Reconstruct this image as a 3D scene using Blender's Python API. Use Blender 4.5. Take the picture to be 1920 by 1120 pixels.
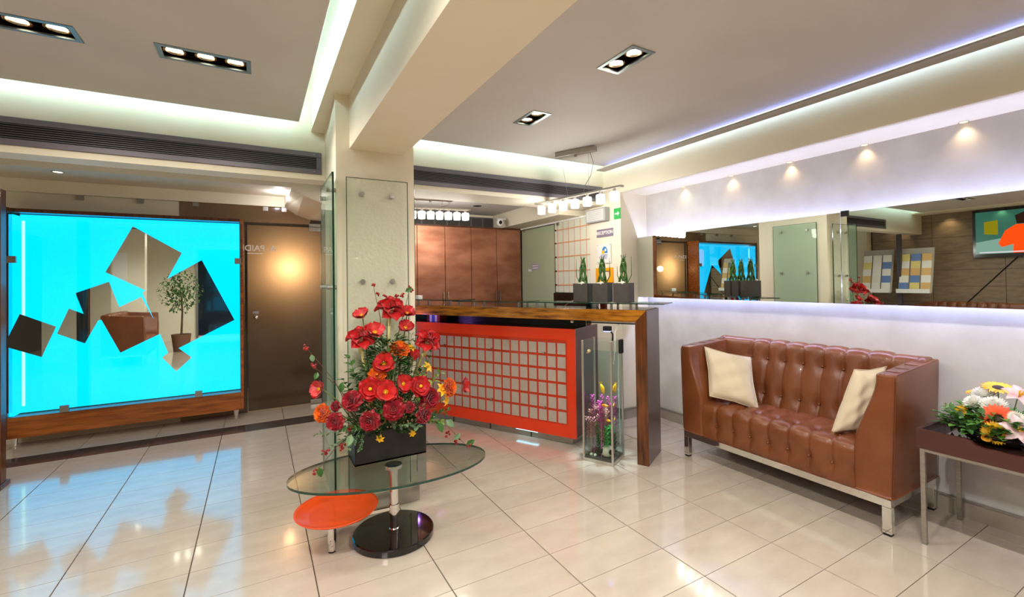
import bpy, math, random
from mathutils import Vector, Matrix
rnd = random.Random(11)
S = bpy.context.scene
for o in list(bpy.data.objects): bpy.data.objects.remove(o)
COL = S.collection
D2R = math.radians

# ---------------------------------------------------------------- camera
YAW, PITCH, ROLL = D2R(29.376), D2R(.684), D2R(-.792)
cyw, syw = math.cos(YAW), math.sin(YAW)
FW = Vector((syw*math.cos(PITCH), cyw*math.cos(PITCH), math.sin(PITCH)))
RT0 = Vector((cyw, -syw, 0)); UP0 = RT0.cross(FW)
RT = RT0*math.cos(ROLL)+UP0*math.sin(ROLL); UP = UP0*math.cos(ROLL)-RT0*math.sin(ROLL)
cd = bpy.data.cameras.new('camera'); cam = bpy.data.objects.new('camera', cd); COL.objects.link(cam)
cam.matrix_world = Matrix(((RT.x, UP.x, -FW.x, 0), (RT.y, UP.y, -FW.y, 0), (RT.z, UP.z, -FW.z, 1.32), (0, 0, 0, 1)))
cd.sensor_fit = 'HORIZONTAL'; cd.sensor_width = 36; cd.lens = 848.225/1920*36
cd.shift_y = (517.4-560)/1920; cd.clip_start = .05
S.camera = cam

# ---------------------------------------------------------------- world, exposure
w = bpy.data.worlds.new('world'); S.world = w; w.use_nodes = True
w.node_tree.nodes['Background'].inputs[0].default_value = (.9, .95, 1, 1)
w.node_tree.nodes['Background'].inputs[1].default_value = .15
vs = S.view_settings
vs.view_transform = 'Standard'; vs.look = 'None'; vs.gamma = 1; vs.use_curve_mapping = False
vs.exposure = 0.68
cy = S.cycles
cy.max_bounces = 8; cy.diffuse_bounces = 5; cy.glossy_bounces = 4; cy.transmission_bounces = 6; cy.transparent_max_bounces = 14
cy.use_adaptive_sampling = True; cy.adaptive_threshold = .02
cy.caustics_reflective = False; cy.caustics_refractive = False; cy.sample_clamp_indirect = 4.0; cy.blur_glossy = .5
cy.use_denoising = True

# light levels (W for lamps, emission strength for strips)
L_SPOT_L, L_SPOT_R, L_COVE, L_MIRROR, L_PEND, L_WALLSPOT, L_CYAN = 8.3, 7.2, 30, 62, 1.8, 1.1, 1.4

# ---------------------------------------------------------------- helpers
def lin(h):
    h = h.lstrip('#'); c = [int(h[i:i+2], 16)/255 for i in (0, 2, 4)]
    return tuple(x/12.92 if x <= .04045 else ((x+.055)/1.055)**2.4 for x in c)+(1,)

def mat(name, c, rough=.5, metal=0, c2=None, scale=6, stretch=None, bump=0, bscale=40, spec=.5, coat=0, trans=0, alpha=1,
        emit=None, es=0, ior=1.45, detail=4, sheen=0, coat_rough=.08, coords='Object', ramp=(.35, .65), wave=None, random_value=0):
    m = bpy.data.materials.new(name); m.use_nodes = True
    nt = m.node_tree; N = nt.nodes; Lk = nt.links; b = N['Principled BSDF']
    b.inputs['Base Color'].default_value = lin(c); b.inputs['Roughness'].default_value = rough
    b.inputs['Metallic'].default_value = metal; b.inputs['Specular IOR Level'].default_value = spec
    b.inputs['Coat Weight'].default_value = coat; b.inputs['Coat Roughness'].default_value = coat_rough
    b.inputs['Transmission Weight'].default_value = trans; b.inputs['Alpha'].default_value = alpha
    b.inputs['IOR'].default_value = ior
    if sheen: b.inputs['Sheen Weight'].default_value = sheen
    if emit: b.inputs['Emission Color'].default_value = lin(emit); b.inputs['Emission Strength'].default_value = es
    tc = None
    if c2 or bump:
        tc = N.new('ShaderNodeTexCoord'); mp = N.new('ShaderNodeMapping'); Lk.new(tc.outputs[coords], mp.inputs[0])
        if stretch: mp.inputs['Scale'].default_value = stretch
    if c2:
        if wave:
            t = N.new('ShaderNodeTexWave'); t.inputs['Scale'].default_value = scale; t.inputs['Distortion'].default_value = wave
            t.inputs['Detail'].default_value = 3; t.inputs['Detail Scale'].default_value = 1.5; t.bands_direction = 'DIAGONAL'
        else:
            t = N.new('ShaderNodeTexNoise'); t.inputs['Scale'].default_value = scale; t.inputs['Detail'].default_value = detail
        Lk.new(mp.outputs[0], t.inputs['Vector'])
        r = N.new('ShaderNodeValToRGB'); r.color_ramp.elements[0].position = ramp[0]; r.color_ramp.elements[1].position = ramp[1]
        r.color_ramp.elements[0].color = lin(c); r.color_ramp.elements[1].color = lin(c2)
        Lk.new(t.outputs['Fac'], r.inputs[0]); out = r.outputs[0]
        if random_value:
            oi = N.new('ShaderNodeObjectInfo'); mr = N.new('ShaderNodeMapRange'); hsv = N.new('ShaderNodeHueSaturation')
            mr.inputs[3].default_value = 1-random_value; mr.inputs[4].default_value = 1+random_value
            Lk.new(oi.outputs['Random'], mr.inputs[0]); Lk.new(mr.outputs[0], hsv.inputs['Value']); Lk.new(out, hsv.inputs['Color']); out = hsv.outputs[0]
        Lk.new(out, b.inputs['Base Color'])
    if bump:
        t2 = N.new('ShaderNodeTexNoise'); t2.inputs['Scale'].default_value = bscale; t2.inputs['Detail'].default_value = 5
        Lk.new(mp.outputs[0], t2.inputs['Vector'])
        bp = N.new('ShaderNodeBump'); bp.inputs['Strength'].default_value = bump; bp.inputs['Distance'].default_value = .01
        Lk.new(t2.outputs['Fac'], bp.inputs['Height']); Lk.new(bp.outputs[0], b.inputs['Normal'])
    return m

def emat(name, c, s):
    m = bpy.data.materials.new(name); m.use_nodes = True; nt = m.node_tree
    nt.nodes.remove(nt.nodes['Principled BSDF']); e = nt.nodes.new('ShaderNodeEmission')
    e.inputs[0].default_value = lin(c); e.inputs[1].default_value = s
    nt.links.new(e.outputs[0], nt.nodes['Material Output'].inputs[0]); return m

def glassmat(name, tint, gloss=.08, rough=0.0, frost=0.0, frost_c='#dfe8da', bump=0, bscale=60, through=.15, kf=.4):
    """thin sheet: tinted see-through + fresnel reflection (+ optional frosted diffuse/translucent share)"""
    m = bpy.data.materials.new(name); m.use_nodes = True; nt = m.node_tree; N = nt.nodes; Lk = nt.links
    N.remove(N['Principled BSDF'])
    tr = N.new('ShaderNodeBsdfTransparent'); tr.inputs[0].default_value = lin(tint)
    base = tr.outputs[0]
    if frost:
        df = N.new('ShaderNodeBsdfDiffuse'); df.inputs[0].default_value = lin(frost_c)
        tl = N.new('ShaderNodeBsdfTranslucent'); tl.inputs[0].default_value = lin(frost_c)
        m1 = N.new('ShaderNodeMixShader'); m1.inputs[0].default_value = through
        Lk.new(df.outputs[0], m1.inputs[1]); Lk.new(tl.outputs[0], m1.inputs[2])
        m2 = N.new('ShaderNodeMixShader'); m2.inputs[0].default_value = frost
        Lk.new(base, m2.inputs[1]); Lk.new(m1.outputs[0], m2.inputs[2]); base = m2.outputs[0]
    gl = N.new('ShaderNodeBsdfGlossy'); gl.inputs['Roughness'].default_value = rough
    fr = N.new('ShaderNodeLayerWeight'); fr.inputs[0].default_value = .25
    mu = N.new('ShaderNodeMath'); mu.operation = 'MULTIPLY_ADD'; mu.inputs[1].default_value = kf; mu.inputs[2].default_value = gloss
    Lk.new(fr.outputs['Fresnel'], mu.inputs[0])
    mx = N.new('ShaderNodeMixShader'); Lk.new(mu.outputs[0], mx.inputs[0]); Lk.new(base, mx.inputs[1]); Lk.new(gl.outputs[0], mx.inputs[2])
    Lk.new(mx.outputs[0], N['Material Output'].inputs[0])
    if bump:
        tc = N.new('ShaderNodeTexCoord'); t2 = N.new('ShaderNodeTexNoise'); t2.inputs['Scale'].default_value = bscale; t2.inputs['Detail'].default_value = 4
        Lk.new(tc.outputs['Object'], t2.inputs['Vector']); bp = N.new('ShaderNodeBump'); bp.inputs['Strength'].default_value = bump
        bp.inputs['Distance'].default_value = .01; Lk.new(t2.outputs['Fac'], bp.inputs['Height'])
        for n in (gl,)+((df,) if frost else ()): Lk.new(bp.outputs[0], n.inputs['Normal'])
    return m

WM = {}
def wmat(o): return WM.get(o.name, Matrix.Identity(4)) if o else Matrix.Identity(4)

class MB:
    def __init__(s): s.v = []; s.f = []
    def add(s, vs, fs):
        b = len(s.v); s.v += [Vector(p) for p in vs]; s.f += [tuple(b+i for i in f) for f in fs]; return s
    def box(s, x0, y0, z0, x1, y1, z1):
        return s.add([(x0,y0,z0),(x1,y0,z0),(x1,y1,z0),(x0,y1,z0),(x0,y0,z1),(x1,y0,z1),(x1,y1,z1),(x0,y1,z1)],
                     [(0,3,2,1),(4,5,6,7),(0,1,5,4),(1,2,6,5),(2,3,7,6),(3,0,4,7)])
    def obox(s, c, ax, ay, az):
        c, ax, ay, az = map(Vector, (c, ax, ay, az)); n = len(s.v)
        s.box(-1,-1,-1,1,1,1)
        for i in range(n, len(s.v)):
            p = s.v[i]; s.v[i] = c+ax*p.x+ay*p.y+az*p.z
        return s
    def prism(s, poly, z0, z1, f=lambda x, y, z: (x, y, z)):
        n = len(poly)
        return s.add([f(x, y, z0) for x, y in poly]+[f(x, y, z1) for x, y in poly],
                     [tuple(range(n))[::-1], tuple(range(n, 2*n))]+[(i, (i+1) % n, n+(i+1) % n, n+i) for i in range(n)])
    def tube(s, pts, r, n=8, cap=True):
        pts = [Vector(p) for p in pts]; rs = r if isinstance(r, (list, tuple)) else [r]*len(pts)
        vs = []; up = Vector((0, 0, 1)); a = None
        for i, p in enumerate(pts):
            t = (pts[min(i+1, len(pts)-1)]-pts[max(i-1, 0)]).normalized()
            if a is None: a = t.cross(up if abs(t.z) < .95 else Vector((1, 0, 0))).normalized()
            else:
                a = (a-t*a.dot(t)).normalized()
            b = t.cross(a)
            vs += [p+(a*math.cos(2*math.pi*k/n)+b*math.sin(2*math.pi*k/n))*rs[i] for k in range(n)]
        fs = [(i*n+k, i*n+(k+1) % n, (i+1)*n+(k+1) % n, (i+1)*n+k) for i in range(len(pts)-1) for k in range(n)]
        if cap: fs += [tuple(range(n))[::-1], tuple((len(pts)-1)*n+k for k in range(n))]
        return s.add(vs, fs)
    def lathe(s, prof, c=(0, 0, 0), n=24, sx=1, sy=1, rot=0, cap=True):
        c = Vector(c); vs = []
        cr, sr = math.cos(rot), math.sin(rot)
        for r, z in prof:
            for k in range(n):
                a = 2*math.pi*k/n; x, y = r*sx*math.cos(a), r*sy*math.sin(a)
                vs.append(c+Vector((x*cr-y*sr, x*sr+y*cr, z)))
        fs = [(i*n+k, i*n+(k+1) % n, (i+1)*n+(k+1) % n, (i+1)*n+k) for i in range(len(prof)-1) for k in range(n)]
        if cap: fs += [tuple(range(n))[::-1], tuple((len(prof)-1)*n+k for k in range(n))]
        return s.add(vs, fs)
    def ball(s, c, rx, ry=None, rz=None, n=10, m=6, rot=None):
        ry = ry or rx; rz = rz or rx; c = Vector(c); vs = [(0, 0, rz)]; 
        for i in range(1, m):
            for k in range(n):
                a, p = 2*math.pi*k/n, math.pi*i/m; vs.append((rx*math.sin(p)*math.cos(a), ry*math.sin(p)*math.sin(a), rz*math.cos(p)))
        vs.append((0, 0, -rz)); L = len(vs)-1
        fs = [(0, 1+k, 1+(k+1) % n) for k in range(n)]+[(1+i*n+k, 1+(i+1)*n+k, 1+(i+1)*n+(k+1) % n, 1+i*n+(k+1) % n) for i in range(m-2) for k in range(n)]
        fs += [(L, 1+(m-2)*n+(k+1) % n, 1+(m-2)*n+k) for k in range(n)]
        vs = [Vector(v) for v in vs]
        if rot is not None: vs = [rot @ v for v in vs]
        return s.add([c+v for v in vs], fs)
    def grid(s, fn, nu, nv):
        vs = [fn(i/nu, j/nv) for j in range(nv+1) for i in range(nu+1)]
        return s.add(vs, [(j*(nu+1)+i, j*(nu+1)+i+1, (j+1)*(nu+1)+i+1, (j+1)*(nu+1)+i) for j in range(nv) for i in range(nu)])
    def xf(s, M, start=0):
        for i in range(start, len(s.v)): s.v[i] = M @ s.v[i]
        return s
    def mesh(s, name, m, smooth=False):
        me = bpy.data.meshes.new(name); me.from_pydata([tuple(v) for v in s.v], [], s.f); me.update()
        if m: me.materials.append(m)
        if smooth: me.polygons.foreach_set('use_smooth', [True]*len(me.polygons))
        return me
    def build(s, name, m, parent=None, smooth=False, bevel=0, seg=2, solid=0, sub=0):
        inv = wmat(parent).inverted(); s.v = [inv @ p for p in s.v]
        o = bpy.data.objects.new(name, s.mesh(name, m, smooth)); COL.objects.link(o)
        o.parent = parent; WM[o.name] = wmat(parent).copy()
        if solid: md = o.modifiers.new('t', 'SOLIDIFY'); md.thickness = solid; md.offset = 0
        if sub: md = o.modifiers.new('s', 'SUBSURF'); md.levels = sub; md.render_levels = sub
        if bevel:
            md = o.modifiers.new('b', 'BEVEL'); md.width = bevel; md.segments = seg; md.limit_method = 'ANGLE'; md.angle_limit = D2R(40)
            md.harden_normals = False
        return o

def tag(o, label, cat, group=None, kind=None):
    o['label'] = label; o['category'] = cat
    if group: o['group'] = group
    if kind: o['kind'] = kind
    return o
def thing(name, label, cat, loc=(0, 0, 0), rz=0, group=None, kind=None):
    o = bpy.data.objects.new(name, None); COL.objects.link(o); o.empty_display_size = .1
    o.location = loc; o.rotation_euler = (0, 0, rz); WM[o.name] = Matrix.Translation(loc) @ Matrix.Rotation(rz, 4, 'Z')
    return tag(o, label, cat, group, kind)
def struct(name, mb, m, label, cat='wall', **k): return tag(mb.build(name, m, None, **k), label, cat, None, 'structure')
def inst(name, me, parent, M):
    o = bpy.data.objects.new(name, me); COL.objects.link(o); o.parent = parent
    o.matrix_local = wmat(parent).inverted() @ M; WM[o.name] = M.copy(); return o
def copy_tree(src, parent=None, M=None):
    c = src.copy(); COL.objects.link(c); c.parent = parent
    for ch in [x for x in list(src.children)]: copy_tree(ch, c)
    return c
def light(name, kind, loc, energy, color, parent=None, **k):
    l = bpy.data.lights.new(name, kind); l.energy = energy; l.color = color
    o = bpy.data.objects.new(name, l); COL.objects.link(o); o.location = loc
    for a, b in k.items():
        if a == 'aim': o.rotation_euler = Vector(b).to_track_quat('-Z', 'Y').to_euler()
        else: setattr(l, a, b)
    if parent:
        o.parent = parent; o.location = wmat(parent).inverted() @ Vector(loc)
    return o
def text(body, size, M, m, name, parent, extrude=.0006, spacing=1):
    c = bpy.data.curves.new(name, 'FONT'); c.body = body; c.size = size; c.align_x = 'CENTER'; c.align_y = 'CENTER'; c.extrude = extrude
    c.space_character = spacing; c.offset = size*.018; c.materials.append(m)
    o = bpy.data.objects.new(name+'_outline', c); COL.objects.link(o)
    me = bpy.data.meshes.new_from_object(o); bpy.data.objects.remove(o); me.transform(M); me.transform(wmat(parent).inverted())
    if not me.materials: me.materials.append(m)
    o = bpy.data.objects.new(name, me); COL.objects.link(o); o.parent = parent; return o
def frameM(o, x, y):
    x, y = Vector(x), Vector(y); z = x.cross(y).normalized(); 
    return Matrix(((x.x, y.x, z.x, o[0]), (x.y, y.y, z.y, o[1]), (x.z, y.z, z.z, o[2]), (0, 0, 0, 1)))

WARM, COOL, LAV, NEUT = (1, .80, .56), (.82, .94, 1), (.80, .84, 1), (1, .945, .87)
# ---------------------------------------------------------------- materials
M = {}
M['cream'] = mat('cream paint', '#ebe3cd', .6, c2='#e7dec6', scale=3)
M['ceil'] = mat('ceiling paint', '#d0cbc5', .7, c2='#cac5bf', scale=2)
M['white'] = mat('white paint', '#f0efe9', .6)
M['plaster'] = mat('brushed plaster', '#d6d3cf', .45, c2='#c6c2bc', scale=5, stretch=(1, 1, 1), bump=.06, bscale=25, detail=6, ramp=(.3, .7))
M['tile'] = mat('porcelain tile', '#c9bdae', .14, c2='#bcaf9f', scale=5, stretch=(1, 2.2, 1), detail=6, spec=.55, coat=.85, coat_rough=.07, coords='Object', random_value=.03, ramp=(.3, .75))
M['grout'] = mat('grout', '#6b5f54', .8)
M['darktile'] = mat('dark tile', '#4a413c', .15, c2='#3c3431', scale=8, coat=.3)
M['skirt'] = mat('skirting tile', '#a79d92', .3, c2='#978c80', scale=5)
M['vent'] = mat('grey vent metal', '#6f6a70', .45, metal=.3)
M['black'] = mat('black', '#0b0a0a', .5)
M['steel'] = mat('brushed steel', '#b9b5ae', .32, metal=1, c2='#a5a19a', scale=20, stretch=(1, 1, 12))
M['chrome'] = mat('chrome', '#e6e4e0', .07, metal=1)
M['darkwood'] = mat('dark oak', '#6e3c17', .28, c2='#33180a', scale=5, stretch=(9, 9, .8), detail=7, coat=.3, ramp=(.35, .7))
M['oakbar'] = mat('polished oak', '#b3741f', .22, c2='#5e300f', scale=5, stretch=(1.1, 6, 8), detail=8, coat=.5, ramp=(.38, .68))
M['woodred'] = mat('reddish oak', '#a35c24', .3, c2='#74390f', scale=4, stretch=(.9, 5, 9), detail=7, coat=.3)
M['tvwall'] = mat('taupe stone tile', '#8d7a63', .4, c2='#7d6b55', scale=6, stretch=(1, 1, 4), random_value=.03)
M['mirror'] = mat('mirror', '#e8efe9', .005, metal=1)
M['gglass'] = glassmat('clear glass', '#e6f3ec', .04)
M['glassedge'] = mat('glass edge', '#1b4336', .1, spec=.7, c2='#123026', scale=30)
M['frost'] = glassmat('crackled frosted glass', '#f4f7ee', .04, .08, frost=.45, frost_c='#e6ecda', bump=.6, bscale=55)

# ---------------------------------------------------------------- floor
TX, TY, DX, DY = -.281, 1.110, .5003, .2416
fl = struct('floor', MB().box(-4.3, -3.2, -.12, 3.6, 6.9, -.006), M['grout'], 'glossy cream porcelain tile floor of the lobby', 'floor')
g = .0016
gx = .0028
tm = MB().box(-DX/2+gx, -DY/2+g, -.008, DX/2-gx, DY/2-g, 0).mesh('floor_tile', M['tile'])
td = MB().box(-DX/2+g, -DY/2+g, -.008, DX/2-g, DY/2-g, 0).mesh('dark_floor_tile', M['darktile'])
rest = MB()
Ccam = Vector((0, 0, 1.32))
def inframe(x, y, z, mx=60):
    d = Vector((x, y, z))-Ccam; q = d.dot(FW)
    if q < .2: return False
    u, v = 960+848.2*d.dot(RT)/q, 517.4-848.2*d.dot(UP)/q
    return -mx < u < 1920+mx and v < 1120+mx
ntile = 0
for i in range(-8, 8):
    for j in range(-18, 24):
        x, y = TX+DX*(i+.5), TY+DY*(j+.5)
        if not (-4.3 < x < 3.6 and -3.2 < y < 6.9): continue
        vis = any(inframe(x+a*DX/2, y+b*DY/2, 0) for a in (-1, 1) for b in (-1, 1)) and y < 5.6
        if vis and ntile < 299:
            dark = j == 15 and x < .9
            inst('dark_floor_tile' if dark else 'floor_tile', td if dark else tm, fl, Matrix.Translation((x, y, 0))); ntile += 1
        else: rest.box(x-DX/2+g, y-DY/2+g, -.008, x+DX/2-g, y+DY/2-g, 0)
rest.build('floor_tiles', M['tile'], fl)['kind'] = 'stuff'

# ---------------------------------------------------------------- shell
ZC, ZT = 2.42, 2.78
struct('ceiling', MB().box(-4.3, -3.2, ZT, 3.6, 6.9, ZT+.08), M['white'], 'white upper ceiling slab hidden above the dropped panels', 'ceiling')
struct('wall_right', MB().box(3.36, -3.2, 0, 3.56, 3.26, ZT), M['plaster'], 'brushed plaster wall behind the brown tufted sofa', 'wall')
struct('wall_left', MB().box(-4.2, -3.2, 0, -4.03, 6.9, ZT), mat('dark brown wall', '#2a2421', .5), 'wall carrying the television, seen in the long mirror', 'wall')
struct('wall_front', MB().box(-4.2, -3.2, 0, 3.56, -3.05, ZT), M['cream'], 'cream wall facing the reception desk', 'wall')
struct('trim_1', MB().box(3.015, -3.05, 2.15, 3.36, 3.24, ZT), M['cream'], 'cream bulkhead running above the long wall mirror', 'bulkhead')
struct('wall_pillar', MB().box(3.02, 3.24, 0, 3.56, 3.70, ZT), M['cream'], 'cream wall pier carrying the RECEPTION sign', 'wall')
struct('wall_side', MB().box(3.08, 3.70, 0, 3.56, 5.4, ZT), M['cream'], 'pale wall behind the glass door and grid panel', 'wall')
struct('wall_back', MB().box(.70, 5.36, 0, 3.56, 5.5, ZT), M['cream'], 'cream wall behind the copper cabinet', 'wall')
struct('trim_2', MB().box(-4.03, 3.48, 2.06, .43, 3.65, ZT), M['cream'], 'cream ceiling bulkhead holding the wider air grille by the cyan panel', 'bulkhead')
struct('trim_3', MB().box(.82, 3.48, 2.06, 3.02, 3.84, ZT), M['cream'], 'cream ceiling bulkhead over the reception desk', 'bulkhead')
struct('trim_4', MB().box(.465, -3.05, 2.094, .775, 2.72, ZT), M['cream'], 'deep cream ceiling beam ending at the column', 'beam')
struct('trim_5', MB().box(.337, -3.05, 2.40, .465, 3.48, ZT), M['cream'], 'narrow cream soffit beside the deep beam', 'bulkhead')
struct('column', MB().prism([(.39, 2.705), (.84, 2.705), (.84, 3.5), (.43, 3.5)], 0, ZT), M['cream'], 'cream column in the middle of the lobby with glass facing', 'column')
struct('baseboard_column', MB().prism([(.378, 2.690), (.852, 2.690), (.852, 3.5), (.418, 3.5)], 0, .09), M['skirt'], 'beige tile skirting round the foot of the column', 'baseboard', bevel=.004)
struct('trim_6', MB().box(-4.03, 4.84, 2.255, .30, 5.44, ZT), M['cream'], 'dropped ceiling strip in front of the cyan light panel', 'ceiling')
struct('trim_7', MB().box(-4.03, 5.40, 2.145, .30, 5.52, 2.30), M['cream'], 'cream header above the brown glass door', 'wall')
struct('wall_rear', MB().box(-4.03, 5.44, 0, -.66, 5.54, 2.30), M['cream'], 'cream wall behind the glowing cyan panel', 'wall')
struct('wall_return', MB().box(.62, 5.44, 0, .72, 6.9, ZT), mat('brown vestibule paint', '#4a3c34', .7), 'brown vestibule return wall beside the brown glass door', 'wall')
struct('wall_vestibule', MB().box(-4.03, 6.75, 0, .72, 6.9, ZT).box(-.9, 5.54, 0, -.8, 6.75, ZT), mat('dark vestibule paint', '#4a3c34', .7), 'far vestibule wall seen dimly through brown glass door', 'wall')
struct('ceiling_rear', MB().box(.72, 3.84, 2.19, 3.08, 5.36, 2.3), M['ceil'], 'low pinkish grey ceiling above the back office', 'ceiling')
struct('trim_8', MB().box(2.735, 3.84, 2.005, 3.08, 5.36, 2.19), M['cream'], 'cream boxed bulkhead beside the copper cabinet', 'bulkhead')
# sloped stair soffit over the brown glass door
near = [(.29, 2.235), (.40, 2.19), (.50, 2.15), (.62, 2.11)]; far = [(.257, 2.146), (.38, 2.07), (.50, 2.028), (.62, 2.02)]
st = MB()
for k in range(3):
    a, b, c_, d = (near[k][0], 4.86, near[k][1]), (near[k+1][0], 4.86, near[k+1][1]), (far[k+1][0], 5.43, far[k+1][1]), (far[k][0], 5.43, far[k][1])
    st.add([a, b, c_, d]+[(p[0], p[1], 2.5) for p in (a, b, c_, d)], [(3, 2, 1, 0), (4, 5, 6, 7), (0, 1, 5, 4), (2, 3, 7, 6), (1, 2, 6, 5), (3, 0, 4, 7)])
struct('trim_9', st, M['cream'], 'curved beige stair soffit above the brown glass door', 'bulkhead')

def holed(x0, y0, x1, y1, z0, z1, holes):
    xs = sorted({x0, x1}|{h[i] for h in holes for i in (0, 2)}); ys = sorted({y0, y1}|{h[i] for h in holes for i in (1, 3)})
    b = MB()
    for a, c in zip(xs, xs[1:]):
        for d, e in zip(ys, ys[1:]):
            mx, my = (a+c)/2, (d+e)/2
            if not any(h[0] < mx < h[2] and h[1] < my < h[3] for h in holes): b.box(a, d, z0, c, e, z1)
    return b
LF = [(-.395, 2.555, -.027, 2.695, 3), (-1.045, 2.555, -.678, 2.695, 3), (-.395, .6, -.027, .74, 3), (-1.7, 1.2, -1.33, 1.34, 3), (-2.6, 2.4, -2.23, 2.54, 3), (-.395, -1.2, -.027, -1.06, 3), (-2.0, -1.0, -1.63, -.86, 3)]
RF = [(1.545, 1.555, 1.680, 1.805, 2), (1.560, 2.455, 1.690, 2.710, 2), (1.545, .25, 1.680, .50, 2), (1.545, -1.2, 1.680, -.95, 2)]
struct('ceiling_left', holed(-4.03, -3.05, .252, 3.36, ZC, ZC+.035, LF), M['ceil'], 'dropped beige grey ceiling panel with two triple downlights', 'ceiling')
struct('ceiling_right', holed(.775, -3.05, 2.935, 3.36, ZC, ZC+.035, RF), M['ceil'], 'dropped grey ceiling panel with two double downlights', 'ceiling')
struct('trim_10', MB().box(2.835, -3.05, ZC-.054, 2.935, 3.36, ZC-.044), mat('lip', '#a9a297', .6), 'grey lip along the edge of the ceiling panel', 'trim')
# baseboard right, with steel nosing
bb = struct('baseboard_right', MB().box(3.342, -3.05, 0, 3.36, 3.24, .088), M['skirt'], 'taupe tile skirting along the plaster wall', 'baseboard')
MB().box(3.336, -3.05, .088, 3.36, 3.24, .096).build('nosing', M['steel'], bb)
bb2 = struct('baseboard_pillar', MB().box(3.008, 3.222, 0, 3.36, 3.24, .088).box(3.004, 3.24, 0, 3.02, 3.7, .088), M['skirt'], 'taupe tile skirting round the wall pier', 'baseboard')
MB().box(3.006, 3.216, .088, 3.36, 3.24, .096).build('nosing', M['steel'], bb2)
# dark door post at the picture edge
struct('trim_11', MB().box(-1.56, 4.25, .03, -1.475, 4.33, 1.98).box(-1.58, 4.22, 0, -1.465, 4.36, .03), M['darkwood'], 'dark timber post at the edge of the cyan panel', 'post', bevel=.004)

# LED coves
led = emat('cool led', '#c6ebf2', L_COVE); ledw = emat('lavender led', '#a4aeff', 6)
def strip(label, *bx):
    o = MB().box(*bx).build('led_strip', led); return tag(o, label, 'led strip', 'cove light strips above the ceiling panels')
strip('cool white light strip above back edge of triple-downlight ceiling panel', -4.0, 3.343, 2.457, .236, 3.357, 2.466)
strip('cool white light strip beside the narrow soffit along the beam', .236, -3.0, 2.457, .249, 3.357, 2.466)
strip('cool white light strip above ceiling panel edge facing the desk grille', .80, 3.343, 2.457, 2.9, 3.357, 2.466)
strip('cool white light strip behind the grey lip facing the mirror bulkhead', 2.918, -3.0, 2.457, 2.931, 3.34, 2.466)
lip = MB().box(2.912, -3.0, ZC-.0435, 2.928, 3.3, ZC-.038).build('led_strip', ledw)
tag(lip, 'lavender light strip tucked above the grey ceiling lip', 'led strip', 'cove light strips above the ceiling panels')

# ---------------------------------------------------------------- recessed downlights
M['fixframe'] = mat('fixture frame', '#8d9a98', .3, metal=.7)
M['lampglow'] = emat('lamp glow', '#ffeccb', 5)
M['coppery'] = mat('lamp reflector', '#c9b39a', .15, metal=1)
llab = ['triple downlight with three glowing lamps above the cyan panel', 'triple downlight farther from the beam, partly outside the picture', 'added fill triple downlight over the coffee table end', 'added fill triple downlight over the open floor',
        'added fill triple downlight near the television wall', 'added fill triple downlight toward the entrance', 'added fill triple downlight at the seating corner']
rlab = ['double downlight above the sofa side of the lobby', 'smaller double downlight nearer the reception desk', 'double downlight near the flower table', 'added fill double downlight toward the entrance']
def downlight(x0, y0, x1, y1, n, label, energy):
    c = ((x0+x1)/2, (y0+y1)/2, ZC)
    t = thing('ceiling_downlight', label, 'ceiling light', c, 0, 'recessed downlights')
    e = .014
    MB().box(x0-.006, y0-.006, ZC-.004, x1+.006, y0+e, ZC+.004).box(x0-.006, y1-e, ZC-.004, x1+.006, y1+.006, ZC+.004).box(x0-.006, y0+e, ZC-.004, x0+e, y1-e, ZC+.004).box(x1-e, y0+e, ZC-.004, x1+.006, y1-e, ZC+.004).build('frame', M['fixframe'], t)
    zt = ZC+.10
    MB().box(x0, y0, zt, x1, y1, zt+.004).box(x0, y0, ZC+.004, x0+.004, y1, zt).box(x1-.004, y0, ZC+.004, x1, y1, zt).box(x0, y0, ZC+.004, x1, y0+.004, zt).box(x0, y1-.004, ZC+.004, x1, y1, zt).build('housing', M['black'], t)
    lx = x1-x0 > y1-y0
    for k in range(n):
        f = (k+.5)/n
        px, py = (x0+(x1-x0)*f, c[1]) if lx else (c[0], y0+(y1-y0)*f)
        r = .046
        lp = MB().lathe([(r, 0), (r, .012), (r-.004, .012), (r-.012, .05), (.012, .058), (.012, .056), (r-.016, .046), (r-.007, .0)], (px, py, ZC+.008), 20, cap=False).build('lamp', M['coppery'], t, smooth=True)
        MB().lathe([(.001, 0), (r-.014, 0), (r-.014, .004), (.001, .004)], (px, py, ZC+.016), 16).build('bulb', M['lampglow'], lp)
        light('downlight_beam', 'SPOT', (px, py, ZC-.032), energy, NEUT, t, spot_size=D2R(165), spot_blend=.6, shadow_soft_size=.03)
for k, (f_, lb) in enumerate(zip(LF, llab)): downlight(*f_, lb, L_SPOT_L*(1, 1, 3.4, 1.4, 1, 2.4, 1)[k])  # triples after the first two are unseen, added as fill light
for k, (f_, lb) in enumerate(zip(RF, rlab)): downlight(*f_, lb, L_SPOT_R*(1, 1, 4, 2.2)[k])  # the last double is unseen, added as fill light

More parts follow.
